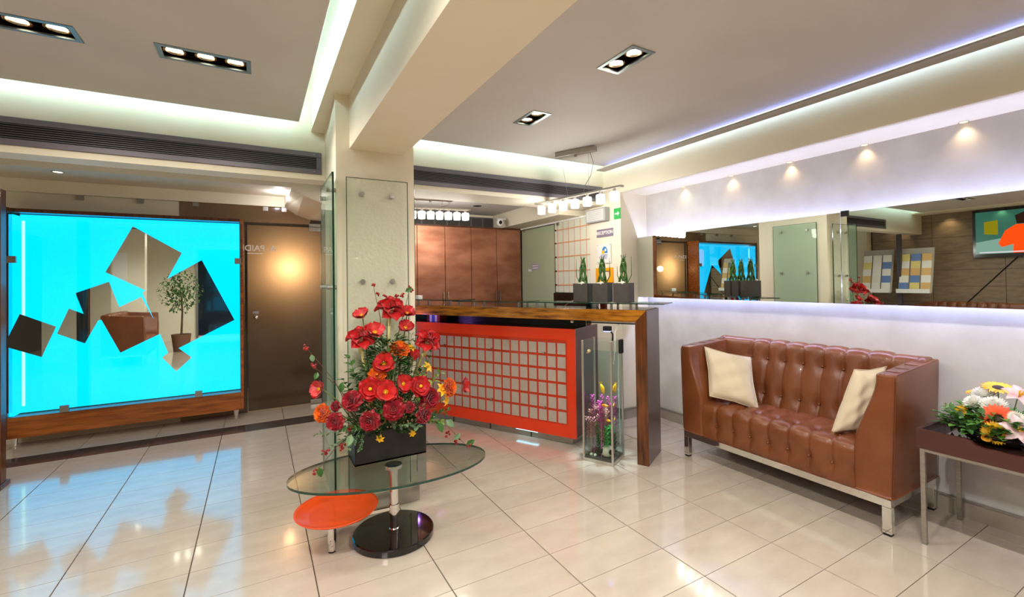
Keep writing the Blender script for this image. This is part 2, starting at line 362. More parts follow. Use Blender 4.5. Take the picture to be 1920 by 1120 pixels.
# ---------------------------------------------------------------- air grilles
def vent(x0, x1, z0, z1, y, label, ns=7):
    t = thing('air_vent', label, 'air vent', ((x0+x1)/2, y, z0), 0, 'long ceiling air grilles')
    b = .034
    MB().box(x0, y-.012, z0, x1, y, z0+b).box(x0, y-.012, z1-b, x1, y, z1).box(x0, y-.012, z0+b, x0+b, y, z1-b).box(x1-b, y-.012, z0+b, x1, y, z1-b).build('frame', M['vent'], t, bevel=.002)
    MB().box(x0+b, y-.002, z0+b, x1-b, y-.0005, z1-b).build('backing', M['black'], t)
    pt = (z1-z0-2*b)/ns
    for k in range(ns):
        zc = z0+b+pt*(k+.5)
        MB().add([(x0+b, y-.011, zc-pt*.10), (x1-b, y-.011, zc-pt*.10), (x1-b, y-.011, zc+pt*.2), (x0+b, y-.011, zc+pt*.2), (x0+b, y-.003, zc+pt*.08), (x1-b, y-.003, zc+pt*.08), (x1-b, y-.003, zc+pt*.38), (x0+b, y-.003, zc+pt*.38)],
                 [(0,1,2,3),(7,6,5,4),(0,4,5,1),(3,2,6,7),(1,5,6,2),(0,3,7,4)]).build('slat', M['vent'], t)
    for xx in (x0+.05, x1-.05):
        for zz in (z0+b/2, z1-b/2):
            MB().lathe([(.004, 0), (.003, .002)], (0, 0, 0), 8).xf(Matrix.Translation((xx, y-.012, zz)) @ Matrix.Rotation(D2R(90), 4, 'X')).build('screw', M['steel'], t)
vent(-2.6, .405, 2.100, 2.254, 3.48, 'long grey louvred air grille above the cyan light panel')
vent(.86, 3.0, 2.096, 2.244, 3.48, 'long grey louvred air grille above the reception desk')
# small grille in the back office
vg = thing('air_vent', 'dark square-meshed grille above the copper cabinet', 'air vent', (2.3, 5.36, 2.03))
MB().box(1.55, 5.345, 2.02, 2.73, 5.36, 2.16).build('frame', mat('dark grille', '#6b6460', .5), vg)
for k in range(7): MB().box(1.6+k*.165, 5.34, 2.035, 1.74+k*.165, 5.346, 2.145).build('mesh_panel', mat('dark mesh', '#4b4642', .6), vg)

# ---------------------------------------------------------------- pendant lamps
M['shade'] = emat('lit opal shade', '#fffdf6', 7)
M['satin'] = mat('satin nickel', '#a8a196', .35, metal=.8)
def pendant(a, b, z, n, pa, pb, zc, label, energy, group=None, wire=((.25, .22), (.62, .78))):
    a, b, pa, pb = map(Vector, (a, b, pa, pb)); d = (b-a).normalized(); q = Vector((-d.y, d.x, 0)); up = Vector((0, 0, 1))
    t = thing('pendant_lamp', label, 'pendant lamp', tuple((a+b)/2), 0, group)
    dp = (pb-pa).normalized(); qp = Vector((-dp.y, dp.x, 0))
    MB().obox((pa+pb)/2+Vector((0, 0, zc-.022)), dp*(pb-pa).length/2, qp*.03, up*.022).build('canopy', M['satin'], t, bevel=.003)
    MB().obox((a+b)/2+up*z, d*(b-a).length/2, q*.02, up*.008).build('bar', M['satin'], t, bevel=.002)
    for f1, f2 in wire:
        MB().tube([pa.lerp(pb, f2)+up*(zc-.04), a.lerp(b, f1)+up*z], .0012, 5).build('suspension_wire', M['satin'], t)
    p0, p1 = pa.lerp(pb, .86)+up*(zc-.04), a.lerp(b, .60)+up*z
    MB().tube([p0, p0.lerp(p1, .3)+d*.06, p0.lerp(p1, .6)+d*.05, p0.lerp(p1, .8), p1], .0022, 5).build('power_cable', mat('cable', '#8c8a88', .5), t)
    MB().lathe([(.012, -.02), (.012, 0)], tuple((pa+pb)/2+up*(zc-.042)), 10).build('knob', M['satin'], t)
    for k in range(n):
        c = a.lerp(b, (k+.55)/(n+.1))+up*(z-.008)
        sh = MB().lathe([(.030, -.098), (.034, -.098), (.037, -.04), (.033, -.028), (.010, -.022), (.010, -.0)], tuple(c), 18).build('shade', M['shade'], t, smooth=True)
        MB().lathe([(.013, -.03), (.013, .006)], tuple(c), 12).build('socket', M['satin'], sh)
        light('pendant_glow', 'POINT', tuple(c+up*-.125), energy, (1, .96, .9), t, shadow_soft_size=.03)
    return t
pendant((2.317, 3.632, 0), (2.484, 2.639, 0), 2.052, 7, (2.262, 3.20, 0), (2.415, 2.87, 0), ZC, 'linear pendant lamp with seven lit glass shades over the reception desk', L_PEND, wire=((.42, .12), (.66, .82)))
pendant((1.12, 4.42, 0), (1.93, 4.30, 0), 2.065, 9, (1.3, 4.4, 0), (1.75, 4.33, 0), 2.19, 'linear pendant lamp behind the column in front of copper cabinet', L_PEND*.6)

# ---------------------------------------------------------------- long wall mirror, two panes
XM = 3.23
ledm = emat('mirror backlight', '#c2caff', L_MIRROR)
def wmirror(y0, y1, label):
    t = thing('wall_mirror', label, 'mirror', (3.30, (y0+y1)/2, 1.149), 0, 'long backlit wall mirror panes')
    MB().box(XM, y0, 1.149, XM+.006, y1, 1.727).build('mirror_pane', M['mirror'], t)
    MB().box(XM+.006, y0, 1.149, XM+.012, y1, 1.727).build('backing', M['steel'], t)
    MB().box(XM+.02, y0+.03, 1.30, 3.36, y1-.03, 1.58).build('wall_bracket', M['white'], t)
    for z in (1.255, 1.610):
        MB().box(3.29, y0+.02, z, 3.30, y1-.02, z+.012).build('light_strip', ledm, t)
wmirror(1.478, 3.236, 'wall mirror pane next to the wall pier reflecting the cyan panel')
wmirror(-1.2, 1.474, 'wall mirror pane above the sofa reflecting television and brochures')
cl = MB().box(XM-.008, 1.43, 1.70, XM+.01, 1.47, 1.735).build('mirror_clip', M['black']); tag(cl, 'black clip at the top of the mirror joint', 'clip')
# wall-grazing spots in the soffit
for i, yy in enumerate((2.77, 2.30, 1.84, 1.38, .92, .3, -.4, -1.1)):
    t = thing('soffit_spot', ['warm soffit spot closest to the RECEPTION pier', 'second warm soffit spot from the RECEPTION pier', 'third warm soffit spot from the RECEPTION pier', 'fourth warm soffit spot from the RECEPTION pier', 'fifth warm soffit spot from the RECEPTION pier', 'sixth warm soffit spot from the RECEPTION pier', 'seventh warm soffit spot from the RECEPTION pier', 'eighth warm soffit spot from the RECEPTION pier'][i], 'spot light', (3.30, yy, 2.15), 0, 'warm spots in the bulkhead soffit')
    MB().lathe([(.018, -.004), (.022, -.004), (.022, 0), (.018, 0)], (3.335, yy, 2.15), 16, cap=False).build('trim_ring', M['chrome'], t)
    MB().lathe([(.001, -.003), (.017, -.003), (.017, -.001), (.001, -.001)], (3.335, yy, 2.15), 16).build('lens', emat('warm lens', '#ffd9a0', 2.5), t)
    light('soffit_beam', 'SPOT', (3.332, yy, 2.143), L_WALLSPOT, (1, .72, .42), t, spot_size=D2R(110), spot_blend=.9, shadow_soft_size=.015)

# ---------------------------------------------------------------- glowing cyan panel with mirror pieces
pn = thing('light_panel', 'glowing cyan backlit panel in a dark wood frame with mirror pieces', 'light panel', (-.957, 5.25, 0))
cm = bpy.data.materials.new('cyan light'); cm.use_nodes = True; nt = cm.node_tree; nt.nodes.remove(nt.nodes['Principled BSDF'])
em = nt.nodes.new('ShaderNodeEmission'); tc = nt.nodes.new('ShaderNodeTexCoord'); ns_ = nt.nodes.new('ShaderNodeTexNoise'); rp = nt.nodes.new('ShaderNodeValToRGB')
ns_.inputs['Scale'].default_value = 1.6; ns_.inputs['Detail'].default_value = 1; nt.links.new(tc.outputs['Object'], ns_.inputs[0]); nt.links.new(ns_.outputs[0], rp.inputs[0])
rp.color_ramp.elements[0].color = lin('#00b0ee'); rp.color_ramp.elements[1].color = lin('#00bef6'); nt.links.new(rp.outputs[0], em.inputs[0])
em.inputs[1].default_value = L_CYAN; nt.links.new(em.outputs[0], nt.nodes['Material Output'].inputs[0])
MB().box(-1.725, 5.30, .28, -.155, 5.31, 1.935).build('diffuser', cm, pn)
MB().box(-1.755, 5.19, .28, -1.725, 5.31, 1.92).build('side_glow', cm, pn)
tube = emat('cyan tube', '#9df6ff', 1.5)
MB().tube([(-1.70, 5.285, .34), (-1.70, 5.285, 1.88)], .010, 8).build('lamp_tube', tube, pn)
MB().box(-1.79, 5.18, .10, -1.762, 5.42, 1.98).build('frame_side', M['darkwood'], pn, bevel=.003)
MB().box(-.148, 5.18, .10, -.122, 5.42, 1.97).build('frame_side', M['woodred'], pn, bevel=.003)
MB().box(-1.762, 5.18, 1.94, -.148, 5.42, 1.972).build('frame_top', M['darkwood'], pn, bevel=.003)
MB().box(-1.775, 5.19, .31, -1.735, 5.2, 1.93).build('inner_post', M['black'], pn)
MB().box(-1.762, 5.18, .10, -.148, 5.42, .272).build('base_board', M['woodred'], pn, bevel=.003)
MB().box(-1.79, 5.40, .10, -.122, 5.42, 1.94).build('back_board', M['black'], pn)
MB().box(-1.752, 5.176, .265, -.152, 5.182, 1.94).build('front_glass', glassmat('panel glass', '#f2fbfb', .03), pn)
for x in (-1.74, -.19): MB().lathe([(.012, 0), (.026, .10)], (x, 5.24, 0), 12).build('foot', M['chrome'], pn)
for x, z in ((-1.42, .30), (-.488, .30), (-1.735, 1.552), (-.165, 1.554)): MB().box(x-.028, 5.166, z-.028, x+.028, 5.19, z+.028).build('glass_clip', M['satin'], pn)
POL = [[(-.458,1.56),(-.197,.98),(-.716,.702),(-.901,1.265)],[(-.909,1.226),(-.765,.891),(-1.055,.738),(-1.194,1.065)],[(-.966,1.857),(-.611,1.625),(-.79,1.229),(-1.154,1.448)],[(-1.13,1.364),(-1.042,1.078),(-1.272,1.007),(-1.348,1.27)],
       [(-1.389,1.141),(-1.198,1.038),(-1.288,.839),(-1.463,.933)],[(-1.684,1.109),(-1.468,.993),(-1.555,.747),(-1.777,.854)],[(-.659,.763),(-.54,.648),(-.657,.531),(-.76,.667)],[(-.892,1.275),(-.79,1.24),(-.76,1.152),(-.854,1.123)]]
for k, p in enumerate(POL):
    y = 5.1745-.0006*k
    MB().prism(p[::-1], y, y-.003, lambda a, b, c: (a, c, b)).build('mirror_piece', M['mirror'], pn)

# ---------------------------------------------------------------- brown glass door and transom
bg = bpy.data.materials.new('brown frosted glass'); bg.use_nodes = True; nt = bg.node_tree; N = nt.nodes; N.remove(N['Principled BSDF'])
tl = N.new('ShaderNodeBsdfTranslucent'); tl.inputs[0].default_value = lin('#b39a82'); df = N.new('ShaderNodeBsdfDiffuse'); df.inputs[0].default_value = lin('#26211e')
tr = N.new('ShaderNodeBsdfTransparent'); tr.inputs[0].default_value = lin('#8a7565')
m1 = N.new('ShaderNodeMixShader'); m1.inputs[0].default_value = .26; m2 = N.new('ShaderNodeMixShader'); m2.inputs[0].default_value = .10
gl = N.new('ShaderNodeBsdfGlossy'); gl.inputs['Roughness'].default_value = .12; m3 = N.new('ShaderNodeMixShader'); m3.inputs[0].default_value = .07
for a, b in ((df.outputs[0], m1.inputs[1]), (tl.outputs[0], m1.inputs[2]), (m1.outputs[0], m2.inputs[1]), (tr.outputs[0], m2.inputs[2]), (m2.outputs[0], m3.inputs[1]), (gl.outputs[0], m3.inputs[2]), (m3.outputs[0], N['Material Output'].inputs[0])): nt.links.new(a, b)
def sheet(x0, z0, x1, z1, nm):
    o = MB().add([(x0, 5.437, z0), (x1, 5.437, z0), (x1, 5.437, z1), (x0, 5.437, z1)], [(0, 1, 2, 3)]).build(nm, bg, dr)
    e = .002
    MB().box(x0, 5.4372, z0, x0+e, 5.446, z1).box(x1-e, 5.4372, z0, x1, 5.446, z1).box(x0+e, 5.4372, z0, x1-e, 5.446, z0+e).box(x0+e, 5.4372, z1-e, x1-e, 5.446, z1).build('polished_edge', M['glassedge'], o)
dr = thing('door_1', 'brown frosted glass door glowing from a lamp behind it', 'door', (.26, 5.44, 0), 0, None, 'structure')
sheet(-.09, .012, .615, 1.945, 'door_leaf')
sheet(-.66, 1.953, .62, 2.145, 'transom_pane')
sheet(-.66, 0, -.095, 1.947, 'side_pane')
MB().box(.50, 5.425, 1.90, .615, 5.457, 1.946).box(.50, 5.425, 1.952, .615, 5.457, 1.985).build('patch_fitting', M['steel'], dr, bevel=.002)
MB().box(.50, 5.425, 0.005, .615, 5.457, .05).build('patch_fitting', M['steel'], dr, bevel=.002)
lk = MB().box(-.048, 5.428, 1.015, .012, 5.437, 1.045).build('lock_plate', M['steel'], dr, bevel=.008)
MB().ball((-.012, 5.415, .98), .026).build('door_knob', M['chrome'], lk, smooth=True)
gw = mat('etched white', '#cfc6ba', .6, emit='#cfc6ba', es=.12)
text('A  PAIDI', .085, frameM((.02, 5.434, 1.70), (-1, 0, 0), (0, 0, 1)), gw, 'lettering', dr)
MB().box(-.09, 5.4345, 1.643, .05, 5.4365, 1.652).build('etched_line', gw, dr)
for x, z in ((-1.381, 2.125), (-.957, 2.125), (-.527, 2.125), (.08, 2.12), (.255, 2.12)):
    MB().box(x-.024, 5.415, z-.022, x+.024, 5.436, z+.026).build('glass_clip', M['satin'], dr)
sc = thing('wall_sconce', 'warm globe lamp glowing behind the brown glass door', 'lamp', (.30, 5.72, 1.50))
MB().ball((.30, 5.76, 1.50), .06).build('globe', emat('warm globe', '#ffcf8a', 10), sc, smooth=True)
MB().tube([(.30, 5.76, 1.50), (.56, 5.74, 1.40), (.62, 5.74, 1.40)], .012).build('bracket', M['satin'], sc)
light('sconce_glow', 'POINT', (.30, 5.64, 1.50), 26, (1, .72, .40), sc, shadow_soft_size=.05)
sl = thing('soffit_spot', 'small round downlight in the strip above the cyan panel', 'spot light', (-1.40, 4.97, 2.255))
MB().lathe([(.03, -.004), (.045, -.004), (.045, 0), (.03, 0)], (-1.40, 4.97, 2.255), 18, cap=False).build('trim_ring', M['chrome'], sl)
MB().lathe([(.001, -.003), (.03, -.003), (.03, -.001), (.001, -.001)], (-1.40, 4.97, 2.255), 18).build('lens', emat('lens', '#fff0d8', 2), sl)
sl = thing('soffit_spot', 'cool spot light at the end of the strip over the door', 'spot light', (.20, 5.1, 2.255))
MB().lathe([(.001, -.004), (.03, -.004), (.03, 0), (.001, 0)], (.20, 5.1, 2.255), 18).build('lens', emat('cool lens', '#e9ecff', 12), sl)
light('cool_spot', 'POINT', (.20, 5.12, 2.20), 1.6, (.88, .9, 1), sl, shadow_soft_size=.02)

# ---------------------------------------------------------------- glass facings of the column
def facing(label, o, ux, w, z0, z1, nrm, mat_, pins):
    """sheet with corner o, running w along ux, standing z0..z1, normal nrm"""
    o, ux, nrm = Vector(o), Vector(ux), Vector(nrm)
    t = thing('glass_panel', label, 'glass panel', tuple(o+Vector((0, 0, z0))), 0, 'glass facings of the column')
    c = o+ux*w/2+Vector((0, 0, (z0+z1)/2)); up = Vector((0, 0, (z1-z0)/2))
    MB().add([c-ux*w/2-up+nrm*.004, c+ux*w/2-up+nrm*.004, c+ux*w/2+up+nrm*.004, c-ux*w/2+up+nrm*.004], [(0, 1, 2, 3)]).build('pane', mat_, t)
    e = .0015
    MB().obox(o+ux*e+Vector((0, 0, (z0+z1)/2)), ux*e, nrm*.005, up).obox(o+ux*(w-e)+Vector((0, 0, (z0+z1)/2)), ux*e, nrm*.005, up).obox(c+Vector((0, 0, (z1-z0)/2)), ux*w/2, nrm*.005, Vector((0, 0, e))).build('polished_edge', M['glassedge'], t)
    for a, z in pins:
        p = o+ux*a+Vector((0, 0, z)); MB().tube([p-nrm*.0265, p+nrm*.022], .013, 14).build('standoff', M['steel'], t)
    return t
fp = [(.085, 1.828), (.255, 1.828), (.085, 1.33), (.255, 1.33)]
facing('crackled glass sheet on four steel studs, front of the column', (.438, 2.672, 0), (1, 0, 0), .352, .13, 1.921, (0, -1, 0), M['frost'], fp)
facing('glass sheet on column flank turned toward the brown door', (.362, 2.62, 0), (0, 1, 0), .50, .13, 1.93, (-1, 0, 0), glassmat('green tinted glass', '#b9d6c4', .06, .02, frost=.3, frost_c='#b4ccb9'), [(.1, 1.85), (.4, 1.85), (.1, 1.3), (.4, 1.3)])
facing('glass sheet on column flank turned toward the long mirror', (.868, 2.80, 0), (0, 1, 0), .50, .13, 1.95, (1, 0, 0), glassmat('mint glass', '#d5ead9', .06, .02, frost=.55, frost_c='#cfe3d0'), [(.1, 1.87), (.4, 1.87), (.1, 1.37), (.4, 1.37)])
# ---------------------------------------------------------------- reception desk (frame: t along the front, o away from the visitor)
DT, DN, DP = Vector((-.4805, .877, 0)), Vector((.877, .4805, 0)), Vector((2.392, 2.324, 0))
def dk(t, o, z): return DP+DT*t+DN*o+Vector((0, 0, z))
def dbox(b, t0, t1, o0, o1, z0, z1):
    return b.obox(dk((t0+t1)/2, (o0+o1)/2, (z0+z1)/2), DT*(t1-t0)/2, DN*(o1-o0)/2, Vector((0, 0, (z1-z0)/2)))
def dmat(m):  # object-space grain follows the desk
    return m
desk = thing('reception_desk', 'reception desk with oak bar, oak post and orange red front', 'reception desk', tuple(DP), math.atan2(DT.y, DT.x))
M['red'] = mat('orange red lacquer', '#e63a10', .25, coat=.4)
M['maroon'] = mat('maroon lacquer', '#5c2420', .3, coat=.2)
M['endgrey'] = mat('grey end reflection', '#5a4743', .3, c2='#4d3b37', scale=3, stretch=(1, 1, .2), coat=.3)
M['plate'] = mat('brushed metal plate', '#e4d9cf', .4, metal=.05, c2='#d6c9be', scale=12, stretch=(14, 1, 1))
T1 = 2.55
# bar with mitred corner and post
b = MB()
def dpr(poly, o0, o1): return MB().prism(poly, o0, o1, lambda t, z, o: dk(t, o, z))
dpr([(0, 1.10), (T1, 1.10), (T1, 1.013), (.082, 1.013)], .0, .343).build('bar_top', M['oakbar'], desk, bevel=.002)
dpr([(0, 1.0995), (.0815, 1.013), (.0815, 0), (0, 0)], .0, .343).build('post', M['darkwood'], desk, bevel=.002)
dbox(MB(), -.002, 0, .004, .339, .004, 1.094).build('end_reflection', M['endgrey'], desk)  # thin sheet carries the grey-brown reflection on the post end as colour
dbox(MB(), .01, T1, .004, .339, 1.1, 1.102).build('bar_surface', mat('dark bar surface', '#3a221a', .12, coat=.5), desk)
# body
dbox(MB(), .60, T1, .115, .60, .06, .925).build('body', M['maroon'], desk)
fr = dbox(dbox(dbox(dbox(MB(), .595, T1, .099, .115, .838, .93), .595, T1, .099, .115, .06, .158), .595, .664, .099, .115, .158, .838), .664, T1, .105, .115, .158, .838)
front = fr.build('front_panel', M['red'], desk)
dbox(MB(), .60, T1, .115, .60, .925, .932).build('worktop', mat('dark red worktop', '#57161a', .2, coat=.4), desk)
dbox(MB(), .64, T1, .13, .58, 0, .062).build('plinth', M['steel'], desk)
for k in range(5): dbox(MB(), 1.02+k*.42, 1.026+k*.42, .126, .131, .001, .06).build('plinth_joint', M['black'], desk)
dbox(MB(), .95, 1.16, .108, .126, .052, .058).build('plinth_light', emat('plinth led', '#9feaff', 2.2), desk)
sh = dbox(MB(), .668, T1, .0945, .0985, .162, .834).build('cover_sheet', glassmat('cover sheet', '#fbfaf9', .02), desk)
pm = MB().box(-.036, -.045, -.0015, .036, .045, .0015).mesh('metal_plate', M['plate'])
R0 = frameM((0, 0, 0), DT, (0, 0, 1))
for c in range(20):
    for r in range(6):
        inst('metal_plate', pm, front, Matrix.Translation(dk(.672+.044+c*.0888, .1025, .121+.1107*r+.092)) @ R0)
for t_, z_ in ((1.924, .727), (1.39, .727), (.866, .727), (1.398, .283), (.868, .283), (1.924, .283)):
    MB().tube([dk(t_, .10, z_), dk(t_, .078, z_)], .0085, 12).build('stud', M['chrome'], desk)
# glass shelves on the bar
for t0, t1, o0, o1, z in ((-.10, 1.10, .09, .36, 1.137), (1.02, 1.80, .05, .30, 1.139), (1.72, 2.5, .05, .30, 1.146)):
    s_ = dbox(MB(), t0, t1, o0, o1, z, z+.007).build('glass_shelf', M['gglass'], desk)
    dbox(dbox(MB(), t0, t1, o0-.0015, o0, z, z+.007), t0-.0015, t0, o0, o1, z, z+.007).build('shelf_edge', M['glassedge'], s_)
for t_ in (.15, .30, .95, 1.13, 1.6, 1.9, 2.3):
    for o_ in (.13, .28): MB().tube([dk(t_, o_, 1.10), dk(t_, o_, 1.14)], .010, 12).build('shelf_support', M['steel'], desk)
# hanging glass shelf; dark board stands in for the shade under the bar
dbox(MB(), .10, .48, .06, .30, .990, .998).build('under_shelf', M['glassedge'], desk)
MB().ball(tuple(dk(.60, .06, .997)), .014).build('hinge', M['chrome'], desk, smooth=True)
dbox(MB(), .60, T1, .34, .36, .93, 1.013).build('gap_shade', mat('gap shade', '#1c1512', .3), desk)  # dark sheet paints the shade inside the gap
light('purple_led', 'POINT', tuple(dk(2.16, -.06, .99)), .6, (.45, .2, 1), desk, shadow_soft_size=.02)
# books in the gap
for k, (c_, h_) in enumerate((('#8c1c1c', .075), ('#e8e4e0', .07), ('#4a68b8', .072), ('#dfe6ee', .066), ('#6b2a2a', .07))):
    o = dbox(MB(), 2.05+k*.034, 2.08+k*.034, .16, .27, .933, .933+h_).build('book', mat('book%d' % k, c_, .5), None, bevel=.002)
    tag(o, ('dark red', 'off-white', 'blue', 'pale blue', 'maroon')[k]+' book upright in the gap under the oak bar', 'book', 'books under the bar')
for k, (t_, c_, h_, nm) in enumerate(((.47, '#f1efe8', .028, 'white'), (.40, '#cc2b1c', .030, 'red'), (.52, '#14332a', .03, 'dark green'))):
    o = dbox(MB(), t_-.02, t_+.02, .20, .26, 1.1025, 1.1025+h_).build('packet', mat('packet%d' % k, c_, .5), None, bevel=.003)
    tag(o, nm+' packet lying on the oak bar under the glass shelf', 'packet', 'packets under glass shelf')
o = dbox(MB(), 2.27, 2.33, .10, .16, 1.153, 1.19).build('card_holder', M['white'], None, bevel=.003); tag(o, 'small white card holder on glass shelf by the column', 'card holder')

for k, (t_, lb) in enumerate(((1.0, 'dark computer screen behind the desk toward the aquarium'), (1.55, 'dark computer screen behind the middle of the desk'))):
    mo = thing('computer_monitor', lb, 'monitor', tuple(dk(t_, .50, .932)), 0, 'monitors on the desk')
    dbox(MB(), t_-.19, t_+.19, .47, .485, .97, 1.09).build('casing', M['black'], mo, bevel=.003)
    dbox(MB(), t_-.18, t_+.18, .485, .487, .98, 1.08).build('screen', emat('blue screen', '#3348ff', 1.2), mo)
    dbox(dbox(MB(), t_-.02, t_+.02, .46, .47, .935, 1.0), t_-.08, t_+.08, .42, .52, .932, .937).build('stand', M['black'], mo)
# three grey planters with braided stems
M['planter'] = mat('anthracite planter', '#57534f', .5, c2='#4f4b47', scale=20)
M['stalk'] = mat('green stalk', '#4d7a2c', .4, c2='#2f5a1e', scale=25, coat=.2)
M['soil'] = mat('pebbles', '#e9e5da', .5)
def braided(t, label, seed):
    c = dk(t, .17, 1.146); r_ = random.Random(seed)
    p = thing('braided_plant', label, 'potted plant', tuple(c), math.atan2(DT.y, DT.x), 'braided stems on the glass shelf')
    s = .062; H = .148
    def q(a, o, z): return c+DT*a+DN*o+Vector((0, 0, z))
    pot = MB()
    for a0, a1, b0, b1, z0, z1 in ((-s, s, -s, -s+.006, 0, H), (-s, s, s-.006, s, 0, H), (-s, -s+.006, -s, s, 0, H), (s-.006, s, -s, s, 0, H), (-s, s, -s, s, 0, .006)):
        pot.obox(q((a0+a1)/2, (b0+b1)/2, (z0+z1)/2), DT*(a1-a0)/2, DN*(b1-b0)/2, Vector((0, 0, (z1-z0)/2)))
    pt = pot.build('pot', M['planter'], p)
    MB().obox(q(0, 0, H-.012), DT*(s-.007), DN*(s-.007), Vector((0, 0, .003))).build('soil', mat('dark soil', '#2a221c', .9), pt)
    n = 8
    for k in range(n):
        ph = 2*math.pi*k/n; sg = 1 if k % 2 else -1; pts = []
        for i in range(15):
            f = i/14; a = ph+sg*f*2.9; rr = .030*(1-.62*f)*(1+.12*math.sin(9*f+k))
            pts.append(q(rr*math.cos(a), rr*math.sin(a), H-.012+f*.20))
        MB().tube(pts, [.0095-.0035*i/14 for i in range(15)], 7).build('stalk', M['stalk'], p, smooth=True)
    top = q(0, 0, H+.185)
    for k in range(6):
        a = 2*math.pi*k/6+r_.random(); e = top+(DT*math.cos(a)+DN*math.sin(a))*.02+Vector((0, 0, .02+.02*r_.random()))
        MB().tube([top-Vector((0, 0, .02)), e], [.004, .0015], 6).build('shoot', M['stalk'], p)
    for k in range(2):
        a = r_.random()*6.28; b0 = q(.03*math.cos(a), .03*math.sin(a), H); d = DT*math.cos(a)+DN*math.sin(a)
        MB().tube([b0, b0+d*.03+Vector((0, 0, .06)), b0+d*.03+Vector((0, 0, .13+.07*k))], [.003, .003, .001], 5).build('leaf_blade', M['stalk'], p)
    MB().tube([q(.016*math.cos(i*.628), .016*math.sin(i*.628), H+.155) for i in range(11)], .004, 5).build('tie', mat('cream tie', '#e8e2c8', .6), p)
    MB().ball(q(-.01, -.045, H-.001), .02, .02, .016).build('white_stone', M['soil'], p, smooth=True)
    MB().ball(q(.02, -.03, H-.004), .016, .016, .012).build('white_stone', M['soil'], p, smooth=True)
braided(.545, 'grey planter with braided green stems closest to the copper cabinet', 1)
braided(.385, 'grey planter with braided green stems, middle of the three', 2)
braided(.215, 'grey planter with braided green stems closest to the wall mirror', 3)

# ---------------------------------------------------------------- aquarium
AQ = thing('aquarium', 'tall narrow aquarium with steel corner frame beside the desk', 'aquarium', (2.23, 2.60, 0))
A0, A1, A3 = Vector((2.074, 2.661, 0)), Vector((2.179, 2.452, 0)), Vector((2.387, 2.528, 0)); 
ea = (A1-A0); wA = ea.length; ea.normalize(); eb = Vector((-ea.y, ea.x, 0)); wB = .225; HA = .879
def aq(a, b_, z): return A0+ea*a+eb*b_+Vector((0, 0, z))
def abox(m, a0, a1, b0, b1, z0, z1): return m.obox(aq((a0+a1)/2, (b0+b1)/2, (z0+z1)/2), ea*(a1-a0)/2, eb*(b1-b0)/2, Vector((0, 0, (z1-z0)/2)))
st_ = mat('bright steel', '#cfcac2', .3, metal=.8); e = .013
for a in (0, wA-e):
    for b_ in (0, wB-e): abox(MB(), a, a+e, b_, b_+e, 0, HA).build('corner_post', st_, AQ, bevel=.001)
abox(abox(abox(abox(MB(), e, wA-e, 0, e, 0, .022), e, wA-e, wB-e, wB, 0, .022), 0, e, e, wB-e, 0, .022), wA-e, wA, e, wB-e, 0, .022).build('base_frame', st_, AQ)
pg = glassmat('aquarium glass', '#fafdfc', .01, kf=.18)
abox(MB(), e, wA-e, .004, .007, .022, HA).build('pane', pg, AQ); abox(MB(), wA-.007, wA-.004, e, wB-e, .022, HA).build('pane', pg, AQ)
abox(MB(), .004, .007, e, wB-e, .022, HA).build('pane', pg, AQ); abox(MB(), e, wA-e, wB-.007, wB-.004, .022, HA).build('pane', pg, AQ)
abox(MB(), .010, wA-.010, .010, wB-.010, .03, .78).build('water', glassmat('water', '#eef7f9', .0, kf=.03), AQ)
abox(MB(), .010, wA-.010, .010, wB-.010, .018, .034).build('gravel_bed', mat('gravel', '#6f6455', .9, c2='#3e382f', scale=120), AQ)
rr = random.Random(5)
plm = [mat('magenta weed', '#d546a4', .5), mat('rust weed', '#dca88c', .5, c2='#b06a78', scale=40), mat('aqua green', '#4cc456', .5), mat('dark weed', '#2c4a24', .6)]
for k in range(48):   # weeds
    a, b_ = (rr.uniform(.02, .15) if 9 <= k < 34 else rr.uniform(.03, wA-.03)), rr.uniform(.03, wB-.03)
    m_ = plm[0] if k < 9 else plm[1] if k < 34 else plm[2] if k < 42 else plm[3]
    h0, h1 = (.24, .40+rr.random()*.07) if k < 9 else (.16, .30+rr.random()*.1) if k < 34 else (.12, .22+rr.random()*.1) if k < 42 else (.04, .2)
    w_ = MB(); n = int((h1-h0)/.012)
    w_.tube([aq(a, b_, .03), aq(a+.005, b_, h0), aq(a, b_+.004, h1)], .0012, 4)
    for i in range(n):
        z = h0+(h1-h0)*i/n
        for s in (0, 1, 2):
            an = i*1.3+s*2.1; L = .022 if m_ is not plm[2] else .03
            p = aq(a, b_, z); q_ = p+(ea*math.cos(an)+eb*math.sin(an))*L+Vector((0, 0, .008))
            sd = (ea*-math.sin(an)+eb*math.cos(an))*L*.3
            w_.add([p, (p+q_)/2+sd, q_, (p+q_)/2-sd], [(0, 1, 2, 3)])
    w_.build('water_plant', m_, AQ)
rk = MB()
for k in range(7): rk.ball(aq(rr.uniform(.05, wA-.05), rr.uniform(.06, wB-.04), .05+.035*k*.8), rr.uniform(.03, .045), rr.uniform(.025, .04), rr.uniform(.03, .05), 9, 6)
rk.build('rock', mat('aquarium rock', '#8a867a', .9, c2='#4a4942', scale=60, bump=.6, bscale=80), AQ, smooth=True)
orn = thing('aquarium_ornament', 'cream hollow ball ornament with round holes on aquarium floor', 'ornament', tuple(aq(.17, .07, .034)))
MB().ball(aq(.165, .07, .075), .052, .046, .042, 16, 10).build('shell', mat('cream ceramic', '#c9bfa4', .6), orn, smooth=True)
for da, db in ((-.026, -.036), (.034, -.028)): MB().ball(aq(.165+da, .07+db, .082), .016, .012, .018, 12, 8).build('hole', M['black'], orn, smooth=True)
